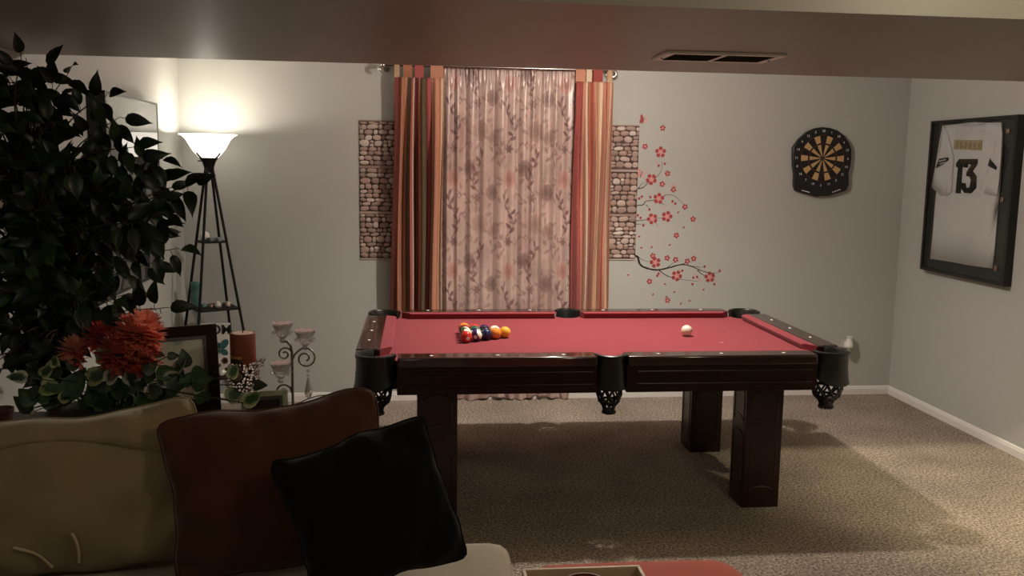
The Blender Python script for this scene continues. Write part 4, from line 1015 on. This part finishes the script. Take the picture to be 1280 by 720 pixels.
# ------------------------------------------------------------------ console table behind the sofa
con = thing('console_table', 'dark wooden console table behind the sofa', 'table', (-.85,3.03,0))
M_con = mat('dark_console_wood',(.022,.012,.008),.4,noise=(12,.35))
obj('table_top', MB().box(-1.44,-.27,2.86,3.20,.69,.72), M_con, con, bevel=.004)
for x in (-1.42,-.33):
    for y in (2.88,3.14): obj('leg', MB().box(x,x+.04,y,y+.04,0,.69), M_con, con)
ZT=.72
# big picture frame
pfz = thing('picture_frame', 'dark wood picture frame with pale pet photo, behind the flowers', 'picture frame', (-.80,3.02,ZT))
FW,FH=.315,.305
MF = Matrix.Translation((-.826,3.10,ZT+.004)) @ Matrix.Rotation(.42,4,'Z') @ Matrix.Rotation(-.13,4,'X')
def frame_parts(par, MF, W_, H_, b, d, m_f, m_lip, m_pic):
    o_=[(-W_/2,0),(W_/2,0),(W_/2,H_),(-W_/2,H_)]; i_=[(-W_/2+b,b),(W_/2-b,b),(W_/2-b,H_-b),(-W_/2+b,H_-b)]
    for k in range(4):
        k2=(k+1)%4
        vs=[(o_[k][0],0,o_[k][1]),(o_[k2][0],0,o_[k2][1]),(i_[k2][0],.008,i_[k2][1]),(i_[k][0],.008,i_[k][1])]
        vs+=[(a,d,c) for a,_,c in vs]
        vs[0]=(vs[0][0],.004,vs[0][2]); vs[1]=(vs[1][0],.004,vs[1][2])
        obj('frame_side', MB().add(vs,[(0,1,2,3),(7,6,5,4),(0,4,5,1),(1,5,6,2),(2,6,7,3),(3,7,4,0)]).xf(MF), m_f, par, bevel=.002)
    l=.010; q=MB()
    x0_,x1_,z0_,z1_=-W_/2+b,W_/2-b,b,H_-b
    for a in ((x0_,x1_,z0_,z0_+l),(x0_,x1_,z1_-l,z1_),(x0_,x0_+l,z0_+l,z1_-l),(x1_-l,x1_,z0_+l,z1_-l)): q.box(a[0],a[1],.004,.012,a[2],a[3])
    obj('inner_lip', q.xf(MF), m_lip, par)
    return x0_+l,x1_-l,z0_+l,z1_-l
M_photo = ramp_mat('pet_photo', [(0,(.18,.22,.24,1)),(.40,(.32,.41,.45,1)),(.48,(.70,.68,.60,1)),(.62,(.88,.84,.76,1)),(1,(.92,.90,.84,1))], 'noise', rough=.25, interp='EASE', scale=7)
a,b,c_,d_ = frame_parts(pfz, MF, FW, FH, .038, .022, mat('frame_espresso',(.020,.009,.006),.3,noise=(20,.3)), mat('pewter_lip',(.16,.15,.14),.35,metal=.6,noise=(40,.2)), None)
obj('photo', MB().box(a,b,.012,.016,c_,d_).xf(MF), M_photo, pfz)
obj('stand', MB().box(-.02,.02,.02,.028,.0,.20).xf(MF @ Matrix.Rotation(0,4,'X')), M_con, pfz)
# green photo frame
gf = thing('picture_frame', 'small pale green photo frame below the candle and candelabra', 'picture frame', (-.50,2.93,ZT))
MF2 = Matrix.Translation((-.490,2.925,ZT+.003)) @ Matrix.Rotation(.30,4,'Z') @ Matrix.Rotation(-.2,4,'X')
a,b,c_,d_ = frame_parts(gf, MF2, .150,.125,.019,.014, mat('pale_green_paint',(.27,.29,.20),.5,noise=(35,.3)), mat('dark_lip',(.03,.03,.025),.5,noise=(30,.2)), None)
obj('photo', MB().box(a,b,.010,.013,c_,d_).xf(MF2), ramp_mat('dark_photo',[(0,(.006,.005,.005,1)),(.5,(.015,.010,.008,1)),(1,(.09,.05,.035,1))],'noise',rough=.3,interp='EASE',scale=25), gf)

# red pillar candle on beaded holder
kx,ky=-.578,3.03
ch = thing('candle_holder', 'beaded crystal candle holder under the rust red pillar candle', 'candle holder', (kx,ky,ZT))
obj('stem', MB().lathe(kx,ky,[(.045,ZT),(.046,ZT+.006),(.014,ZT+.016),(.010,ZT+.05),(.014,ZT+.085),(.022,ZT+.10)],20), mat('red_brown_metal',(.10,.03,.02),.35,noise=(30,.3)), ch, smooth=50)
obj('cup', MB().lathe(kx,ky,[(.02,ZT+.10),(.030,ZT+.118),(.036,ZT+.15),(.036,ZT+.197),(.032,ZT+.197),(.030,ZT+.14),(.01,ZT+.12)],20), M_silver, ch, smooth=50)
bd=MB(); r=random.Random(4)
for k in range(380):
    z_=ZT+.100+.104*r.random(); t_=(z_-ZT-.100)/.104; rr=.033+.015*math.sin(PI*min(1,t_*.75+.1))+r.uniform(-.003,.003); a=r.uniform(0,2*PI)
    bd.sphere((kx+rr*math.cos(a),ky+rr*math.sin(a),z_),r.uniform(.0048,.0068),6,4)
for k in range(16):
    a=r.uniform(-.5,.5); bd.sphere((kx+.046+.014*math.cos(a*5)+.006*k/8,ky-.01+.02*a,ZT+.185+.026*r.random()+.001*k),.0052,6,4)
bo=obj('beads', bd, mat('crystal_bead',(.26,.19,.165),.16,metal=.15,noise=(90,.6)), ch); bo['kind']='stuff'; bo['label']='sparkling crystal beads'
cd = thing('pillar_candle', 'rust red pillar candle with gold label on the beaded holder', 'candle', (kx,ky,ZT+.2))
obj('wax', MB().lathe(kx,ky,[(.040,ZT+.2),(.0415,ZT+.203),(.0415,ZT+.302),(.040,ZT+.306),(.034,ZT+.3045),(.004,ZT+.302)],32), mat('rust_wax',(.20,.046,.020),.45,noise=(12,.2)), cd, smooth=50)
obj('melted_top', MB().lathe(kx,ky,[(.036,ZT+.3035),(.034,ZT+.3065),(.005,ZT+.3055)],28), mat('pale_wax',(.72,.50,.38),.5,noise=(20,.08)), cd, smooth=50)
obj('wick', MB().tube([(kx,ky,ZT+.305),(kx+.001,ky,ZT+.313)],.0016,5), M_ink, cd)
def curved_label(nm,z0,z1,a0,a1,m_):
    vs=[]; n=8
    for i in range(n+1):
        a=a0+(a1-a0)*i/n
        for rr,z_ in ((.0419,z0),(.0419,z1)): vs.append((kx+rr*math.cos(a),ky+rr*math.sin(a),z_))
    o_=obj(nm, MB().add(vs,[(2*i,2*i+2,2*i+3,2*i+1) for i in range(n)]), m_, cd, smooth=60); s=o_.modifiers.new('thickness','SOLIDIFY'); s.thickness=.0006
curved_label('label_sticker',ZT+.222,ZT+.232,math.radians(-155),math.radians(-85),mat('gold_label',(.32,.17,.05),.4,noise=(60,.3)))
curved_label('label_sticker',ZT+.203,ZT+.222,math.radians(-158),math.radians(-85),mat('dark_label',(.02,.008,.006),.5,noise=(60,.3)))

# candelabra
qx,qy=-.418,3.03
cb = thing('candelabra', 'silver scroll candelabra with three crystal cups and a hanging drop', 'candelabra', (qx,qy,ZT))
obj('base', MB().lathe(qx,qy,[(.055,ZT),(.055,ZT+.006),(.02,ZT+.012),(.008,ZT+.02)],24), M_silver, cb, smooth=50)
obj('post', MB().tube([(qx,qy,ZT+.01),(qx,qy,ZT+.24),(qx-.004,qy,ZT+.262),(qx-.016,qy,ZT+.275),(qx-.03,qy,ZT+.277)], .0046, 8), M_silver, cb, smooth=60)
def spiral(cx,cz,r0,a0,turns,d=1,y=0,n=26,shr=.22):
    return [(cx+(r0*(1-(1-shr)*i/n))*math.cos(a0+d*turns*2*PI*i/n), qy+y, cz+(r0*(1-(1-shr)*i/n))*math.sin(a0+d*turns*2*PI*i/n)) for i in range(n+1)]
def scroll(pre,sp): obj('scroll_arm', MB().tube(smooth_path(pre+sp,2), .0032, 7), M_silver, cb, smooth=60)
def hz(y): return ZT + (505-y)*.0027 + .045      # heights along the post
scroll([(qx,qy,ZT+.235)], spiral(qx-.024,ZT+.232,.024,.3,1.35,1))                      # upper left scroll
scroll([(qx,qy,ZT+.205),(qx+.010,qy,ZT+.232),(qx+.035,qy,ZT+.252)], spiral(qx+.044,ZT+.217,.036,PI/2,1.45,-1))     # right arm
scroll([(qx,qy,ZT+.090),(qx-.008,qy,ZT+.118)], spiral(qx-.030,ZT+.105,.026,.6,1.35,1,-.01))       # lower left scroll
M_cry = mat('crystal',(.92,.90,.90),.03,trans=.75,ior=1.5,noise=(70,.08)); M_pinkg = mat('pink_glass',(.58,.36,.36),.15,noise=(40,.2))
def cup(cx,cy,z0):
    c_=obj('cup', MB().lathe(cx,cy,[(.006,z0-.012),(.012,z0-.004),(.007,z0),(.012,z0+.006),(.022,z0+.018),(.025,z0+.032),(.032,z0+.044),(.036,z0+.050),(.034,z0+.0505),(.028,z0+.044),(.01,z0+.03)],10), M_cry, cb, smooth=20)
    vs=[(cx,cy,z0+.048)]+[(cx+(.032+.004*(k%2))*math.cos(2*PI*k/16),cy+(.032+.004*(k%2))*math.sin(2*PI*k/16),z0+.0545+.003*(k%2)) for k in range(16)]
    obj('pink_rim', MB().add(vs,[(0,1+k,1+(k+1)%16) for k in range(16)]+[tuple(range(16,0,-1))]), M_pinkg, c_)
    q=MB()
    for k in range(10):
        a=2*PI*k/10; q.sphere((cx+.030*math.cos(a),cy+.030*math.sin(a),z0+.026-.004*(k%2)),.0062,6,4)
    bb=obj('beads', q, M_cry, c_)
cup(qx-.030,qy,ZT+.283); cup(qx+.044,qy,ZT+.258); cup(qx-.036,qy-.012,ZT+.148)
obj('drop_link', MB().sphere((qx+.052,qy,ZT+.172),.006,8,6).sphere((qx+.052,qy,ZT+.158),.005,8,6), M_cry, cb)
obj('crystal_drop', MB().lathe(qx+.052,qy,[(.001,ZT+.152),(.004,ZT+.146),(.012,ZT+.108),(.0135,ZT+.096),(.009,ZT+.084),(.001,ZT+.078)],8), M_cry, cb)
# small brown pot at the far left
tag(obj('small_pot', MB().lathe(-1.345,3.0,[(.028,ZT),(.035,ZT+.05),(.039,ZT+.055),(.039,ZT+.066),(.034,ZT+.066),(.03,ZT+.05)],20), mat('red_brown_clay',(.10,.035,.022),.5,noise=(20,.25)), None, smooth=40), 'small red brown pot at the left end of the console', 'pot')

# ------------------------------------------------------------------ flower arrangement with variegated ivy
fa = thing('flower_arrangement', 'coral artificial flowers with variegated ivy in a dark basket', 'flower arrangement', (-1.02,3.0,ZT))
obj('basket', MB().lathe(-1.0,3.0,[(.10,ZT),(.14,ZT+.01),(.155,ZT+.06),(.16,ZT+.066),(.15,ZT+.066),(.13,ZT+.04)],28), mat('dark_wicker',(.022,.013,.008),.7,noise=(60,.5),bump=(70,.6,.004)), fa, smooth=60)
obj('soil_foam', MB().lathe(-1.0,3.0,[(.148,ZT+.05),(.15,ZT+.058),(.02,ZT+.066)],24), mat('dark_foam',(.015,.018,.010),.9,noise=(60,.3)), fa)
def A(px,py,Y=2.98):
    X=-1.372+.00281*px; Z=.747+.00270*(520-py)+.00004*px
    k=Y/3.05; return Vector((X*k, Y, 1.6+(Z-1.6)*k))
def leaf_mat(nm, edge, core, vein):
    m_=bpy.data.materials.new(nm); m_.use_nodes=True; nt=m_.node_tree; b_=nt.nodes['Principled BSDF']; b_.inputs['Roughness'].default_value=.4
    tc=nt.nodes.new('ShaderNodeTexCoord'); sp=nt.nodes.new('ShaderNodeVectorMath'); sp.operation='MULTIPLY'; sp.inputs[1].default_value=(1.55,1,0)
    sb=nt.nodes.new('ShaderNodeVectorMath'); sb.operation='SUBTRACT'; sb.inputs[1].default_value=(0,.46,0)
    nt.links.new(tc.outputs['Object'],sb.inputs[0]); nt.links.new(sb.outputs[0],sp.inputs[0])
    ln=nt.nodes.new('ShaderNodeVectorMath'); ln.operation='LENGTH'; nt.links.new(sp.outputs[0],ln.inputs[0])
    nz=nt.nodes.new('ShaderNodeTexNoise'); nz.inputs['Scale'].default_value=6; nt.links.new(tc.outputs['Object'],nz.inputs['Vector'])
    ad=nt.nodes.new('ShaderNodeMath'); ad.operation='MULTIPLY_ADD'; ad.inputs[1].default_value=.35; nt.links.new(nz.outputs['Fac'],ad.inputs[0]); nt.links.new(ln.outputs['Value'],ad.inputs[2])
    cr=nt.nodes.new('ShaderNodeValToRGB'); e=cr.color_ramp.elements; e[0].position=.48; e[0].color=core; e[1].position=.66; e[1].color=edge
    k=e.new(.40); k.color=vein
    nt.links.new(ad.outputs[0],cr.inputs[0]); nt.links.new(cr.outputs[0],b_.inputs['Base Color']); return m_
M_var=leaf_mat('variegated_leaf',(.42,.45,.24,1),(.05,.11,.03,1),(.03,.075,.02,1)); M_grn=leaf_mat('green_ivy_leaf',(.035,.085,.025,1),(.022,.06,.018,1),(.05,.10,.03,1)); M_dkl=leaf_mat('dark_ivy_leaf',(.018,.035,.014,1),(.010,.024,.010,1),(.015,.03,.012,1)); M_rimleaf=leaf_mat('white_edged_leaf',(.34,.34,.27,1),(.014,.035,.014,1),(.012,.028,.012,1))
heart=[(0,0),(.14,-.06),(.30,.02),(.40,.20),(.37,.42),(.25,.66),(.10,.88),(0,1.0)]
def heart_me(m_,fold):
    Lf=[(x,y,.22*fold*abs(x)-.18*(y-.4)**2) for x,y in heart]; n=len(heart)
    mid=[(0,y,-.18*(y-.4)**2-.02) for x,y in heart]
    vs=Lf+mid+[(-x,y,z_) for x,y,z_ in Lf]; fs=[]
    for i in range(n-1): fs+=[(i,i+1,n+i+1,n+i),(n+i,n+i+1,2*n+i+1,2*n+i)]
    me=bpy.data.meshes.new('leaf'); me.from_pydata(vs,[],fs); me.polygons.foreach_set('use_smooth',[True]*len(me.polygons)); me.materials.append(m_); return me
HM={k:heart_me(m_,1) for k,m_ in (('v',M_var),('g',M_grn),('d',M_dkl),('r',M_rimleaf))}
r=random.Random(9)
def put_leaf(par, me, p, size, ang, tilt, yaw=0, name='leaf'):
    # leaf plane faces the -y side, pointing at ang in the x-z plane, then tilted
    q=Quaternion((0,1,0),-ang+PI/2) @ Quaternion((1,0,0),PI/2)
    q=Quaternion((0,0,1),yaw) @ Quaternion((1,0,0),tilt) @ q
    return obj(name, me, None, par, loc=p, rot=q, scale=(size,size,size))
LV=[(112,450,25,'v',.3),(101,478,30,'v',.5),(48,484,27,'v',-.2),(78,498,38,'g',1.2),(105,512,42,'g',.9),(122,480,24,'r',.8),(152,484,26,'r',1.6),(176,444,15,'d',-.4),(194,450,13,'d',0),(206,466,13,'d',-.9),(196,492,17,'d',1.3),(222,488,15,'d',1.5),(224,507,20,'g',.5),(266,480,19,'v',1.3),(262,507,26,'v',.7),(280,512,24,'v',.4),(293,490,17,'d',.1),(66,460,15,'v',2.1),(158,515,27,'g',.3),(140,500,26,'d',2.2),(40,505,26,'g',2.4),(60,512,26,'d',1.9),(180,505,26,'d',.5),(32,518,26,'v',1.5),(36,512,26,'d',2.6),(130,465,18,'d',1.2),(90,462,18,'d',2.4),(166,470,18,'d',.6),(180,484,16,'r',.2)]
stems=MB()
root=Vector((-1.0,3.0,ZT+.06))
for px,py,s,k,an in LV:
    p=A(px,py,2.93+r.uniform(-.03,.05)); q=p-Vector((0,0,0)); put_leaf(fa,HM[k],p,s*.0028,an,r.uniform(-.5,.1),r.uniform(-.4,.4))
    stems.tube([root+Vector(((p.x-root.x)*.35,0,.0)),(root+p)/2+Vector((0,.02,.04)),p],.0018,5)
for i in range(46):
    px,py=r.uniform(30,225),r.uniform(462,518); p=A(px,py,2.95+r.uniform(-.03,.10 if px<140 else .02))
    put_leaf(fa,HM[r.choice('ddgdr' if i%4 else 'gv')],p,r.uniform(.045,.075),r.uniform(0,PI),r.uniform(-.7,.3),r.uniform(-.7,.7))
    if i%2: stems.tube([root+Vector(((p.x-root.x)*.4,0,0)),(root+p)/2+Vector((0,.02,.03)),p],.0018,5)
def flower(c, R_, n, m_, seed, up=.3):
    r=random.Random(seed); mb=MB()
    for i in range(n):
        t=(i+.5)/n; th=math.acos(1-1.25*t); ph=i*2.39996+r.uniform(-.2,.2)
        d=Vector((math.sin(th)*math.cos(ph),math.sin(th)*math.sin(ph),math.cos(th)))
        d=(Euler((.55+up,0,0)).to_matrix() @ d)
        sd=d.cross(Vector((.2,.3,1))).normalized(); up_=sd.cross(d)
        L=R_*(.78+.28*r.random()); w=R_*.21*(.8+.5*r.random()); cu=R_*.18*r.uniform(-.5,1)
        b0=Vector(c)+d*R_*.15
        pts=[]
        for s,(wf) in ((0,.5),(.45,1.0),(.8,1.05),(1.0,.75)):
            q=b0+d*L*s+up_*cu*s*s; pts+= [q-sd*w*wf+up_*w*.25,q+up_*-.1*w,q+sd*w*wf+up_*w*.25]
        for q_ in range(3):      # frilled petal edge
            o_=(q_-1)*w*.55; t0=b0+d*L+up_*cu+sd*o_; pts+=[t0-sd*w*.22,t0+sd*w*.22,t0+d*L*.14*(.7+.6*r.random())+up_*cu*.3+sd*o_*.25]
        mb.add(pts,[(3*a+b_,3*a+b_+1,3*a+b_+4,3*a+b_+3) for a in range(3) for b_ in range(2)]+[(12,13,14),(15,16,17),(18,19,20)])
    return obj('flower', mb, m_, fa, smooth=60)
M_f1=mat('coral_petal',(.85,.26,.17),.65,noise=(40,.25),sheen=.2); M_f2=mat('deep_red_petal',(.62,.10,.065),.65,noise=(40,.25),sheen=.2); M_f3=mat('pale_coral_petal',(.72,.30,.20),.6,noise=(40,.2),sheen=.2)
for m_ in (M_f1,M_f2,M_f3): add_translucency(m_, .55)
for m_ in (M_var,M_grn): add_translucency(m_, .3)
flower(A(162,424),.074,150,M_f1,1); flower(A(140,448,2.96),.068,120,M_f2,2); flower(A(166,452,2.97),.056,100,M_f2,5); flower(A(116,424,3.02),.046,90,M_f2,3); flower(A(86,441),.046,40,M_f3,4,.1); flower(A(92,452,2.97),.030,26,M_f2,6)
for p in (A(162,424),A(140,448),A(118,426),A(86,442)): stems.tube([root+Vector((0,0,0)),(root+p)/2,p],.0028,5)
so=obj('stems', stems, mat('green_stem',(.03,.05,.015),.6,noise=(40,.2)), fa, smooth=60)

# ------------------------------------------------------------------ ficus tree
fi = thing('ficus_tree', 'tall dark green artificial ficus tree in the left corner', 'tree', (-1.30,3.42,0))
M_fl=ramp_mat('ficus_leaf',[(0,(.004,.009,.004,1)),(.6,(.008,.018,.007,1)),(.88,(.018,.038,.010,1)),(1,(.045,.080,.020,1))],'random',rough=.38,spec=.45,interp='LINEAR')
M_fls=ramp_mat('ficus_leaf_far',[(0,(.006,.012,.006,1)),(.5,(.010,.022,.009,1)),(1,(.03,.055,.016,1))],'noise',rough=.38,spec=.45,interp='LINEAR',scale=14)
M_bark=mat('ficus_bark',(.055,.032,.020),.8,noise=(40,.3))
obj('pot', MB().lathe(-1.30,3.42,[(.09,0),(.10,.01),(.135,.22),(.142,.225),(.142,.25),(.13,.25),(.125,.22)],28), mat('dark_pot',(.03,.02,.015),.6,noise=(30,.3)), fi, smooth=40)
obj('soil', MB().lathe(-1.30,3.42,[(.128,.20),(.124,.222)],24), mat('moss',(.02,.022,.01),.9,noise=(60,.5)), fi)
for k in range(3):
    tr=[(-1.30+.014*math.cos(z_*7+k*2.1)+ (z_*.02 if k else -.02*z_), 3.42-.15*z_+.014*math.sin(z_*7+k*2.1), z_) for z_ in [.2+.11*i for i in range(13)]]
    obj('trunk', MB().tube(tr, [.016-.0006*i for i in range(13)], 8), M_bark, fi, smooth=60)
leaf_out=[(.0,.0),(.16,.12),(.245,.34),(.225,.56),(.135,.78),(.04,.94),(.0,1.06)]
def ficus_leaf_data(curl):
    n=len(leaf_out); vs=[(x,y,.35*abs(x)-curl*(y-.3)**2) for x,y in leaf_out]+[(0,y,-curl*(y-.3)**2) for x,y in leaf_out[1:-1]]+[(-x,y,.35*abs(x)-curl*(y-.3)**2) for x,y in leaf_out[1:-1]]
    mI=lambda i: 0 if i==0 else (n-1 if i==n-1 else n+i-1); lI=lambda i: 0 if i==0 else (n-1 if i==n-1 else n+(n-2)+i-1)
    fs=[]
    for i in range(n-1):
        for f in ((i,i+1,mI(i+1),mI(i)),(mI(i),mI(i+1),lI(i+1),lI(i))):
            g=[]; 
            for q in f:
                if q not in g: g.append(q)
            if len(g)>2: fs.append(tuple(g))
    return vs,fs
fl_me=[]
for k in range(4):
    vs,fs=ficus_leaf_data(.1+.14*k); me=bpy.data.meshes.new('leaf'); me.from_pydata(vs,[],fs); me.polygons.foreach_set('use_smooth',[True]*len(me.polygons)); me.materials.append(M_fl); fl_me.append((me,vs,fs))
poly=[(-1.50,1.84),(-1.35,1.905),(-1.20,1.905),(-1.05,1.83),(-.97,1.73),(-.90,1.60),(-.80,1.50),(-.82,1.40),(-.90,1.28),(-.86,1.16),(-.93,1.07),(-1.07,1.06),(-1.12,.99),(-1.24,.90),(-1.50,.82)]
def inside(x,z_):
    c=False; n=len(poly)
    for i in range(n):
        x1_,z1_=poly[i]; x2_,z2_=poly[(i+1)%n]
        if (z1_>z_)!=(z2_>z_) and x<(x2_-x1_)*(z_-z1_)/(z2_-z1_)+x1_: c=not c
    return c
r=random.Random(21)
twigs=[]   # explicit outliers first: tip position
tips=[(-.745,3.12,1.515),(-.80,3.10,1.30),(-.845,3.10,1.10),(-.90,3.15,1.09),(-1.02,3.15,1.80),(-1.12,3.1,1.86),(-1.25,3.12,1.895),(-1.34,3.15,1.895),(-.86,3.15,1.60),(-.97,3.12,1.73),(-.82,3.08,1.42)]
while len(tips)<160:
    x,z_=r.uniform(-1.46,-.78),r.uniform(.82,1.9)
    if inside(x,z_) and (x<-1.12 or r.random()<.30) and (z_<1.72 or r.random()<.5) and not (z_<1.05 and x>-1.15): tips.append((x,3.18+r.uniform(-.24,.26),z_))
tw=MB(); leaves=[]
for ti,t in enumerate(tips):
    T=Vector(t); zb_=max(.85,min(1.5,t[2]-.18-.25*r.random()))
    B0=Vector((-1.295,3.42-.15*zb_,zb_)); 
    mid=(B0+T)/2+Vector((r.uniform(-.03,.03),r.uniform(-.03,.03),.07))
    pts=smooth_path([tuple(B0),tuple(mid),tuple(T)],5); tw.tube(pts,[.0042-.0003*i for i in range(len(pts))],5)
    n=r.randint(7,10) if ti>10 else 6
    L=(T-B0).length; d=(T-mid).normalized()
    for k in range(n):
        s=max(0,1-k*.038/ max(.12,L)*1.0); idx=s*(len(pts)-1); i0=min(int(idx),len(pts)-2); fr_=idx-i0
        p=Vector(pts[i0]).lerp(Vector(pts[i0+1]),fr_)
        sd=d.cross(Vector((0,-1,.2))).normalized()*(1 if k%2 else -1)
        dr=(d*(1.0 if k==0 else .35)+sd*(0 if k==0 else .8)+Vector((r.uniform(-.3,.3),r.uniform(-.5,.2),r.uniform(-.75,.05)))).normalized()
        st=p+dr*.018
        tw.tube([p,st],.0012,4,False)
        nrm=Vector((r.uniform(-.5,.5),-1+r.uniform(-.2,.5),r.uniform(-.1,.8))).normalized()
        sx_=dr.cross(nrm).normalized(); nz_=sx_.cross(dr)
        sz=r.uniform(.066,.095)
        if st.x+dr.x*sz<XL+.012 or st.z+dr.z*sz>ZS-.01 or st.x<XL+.012: continue
        if (st.z<1.10 and st.y<3.12) or (st.z<1.09 and st.x>-1.02): continue
        M_=Matrix(((sx_.x,dr.x,nz_.x,st.x),(sx_.y,dr.y,nz_.y,st.y),(sx_.z,dr.z,nz_.z,st.z),(0,0,0,1)))
        leaves.append((ti>10, st.y, M_, sz, r.randrange(4)))
leaves.sort(key=lambda q:(q[0],q[1]))
rest=MB()
for i,(_,_,M_,sz,k) in enumerate(leaves):
    if i<300:
        obj('leaf', fl_me[k][0], None, fi, loc=M_.translation, rot=M_.to_quaternion(), scale=(sz,sz,sz))
    else:
        MS=M_ @ Matrix.Scale(sz,4); rest.add([MS @ Vector(v) for v in fl_me[k][1]], fl_me[k][2])
ro=obj('foliage', rest, M_fls, fi, smooth=60); ro['kind']='stuff'
obj('twigs', tw, M_bark, fi, smooth=60)
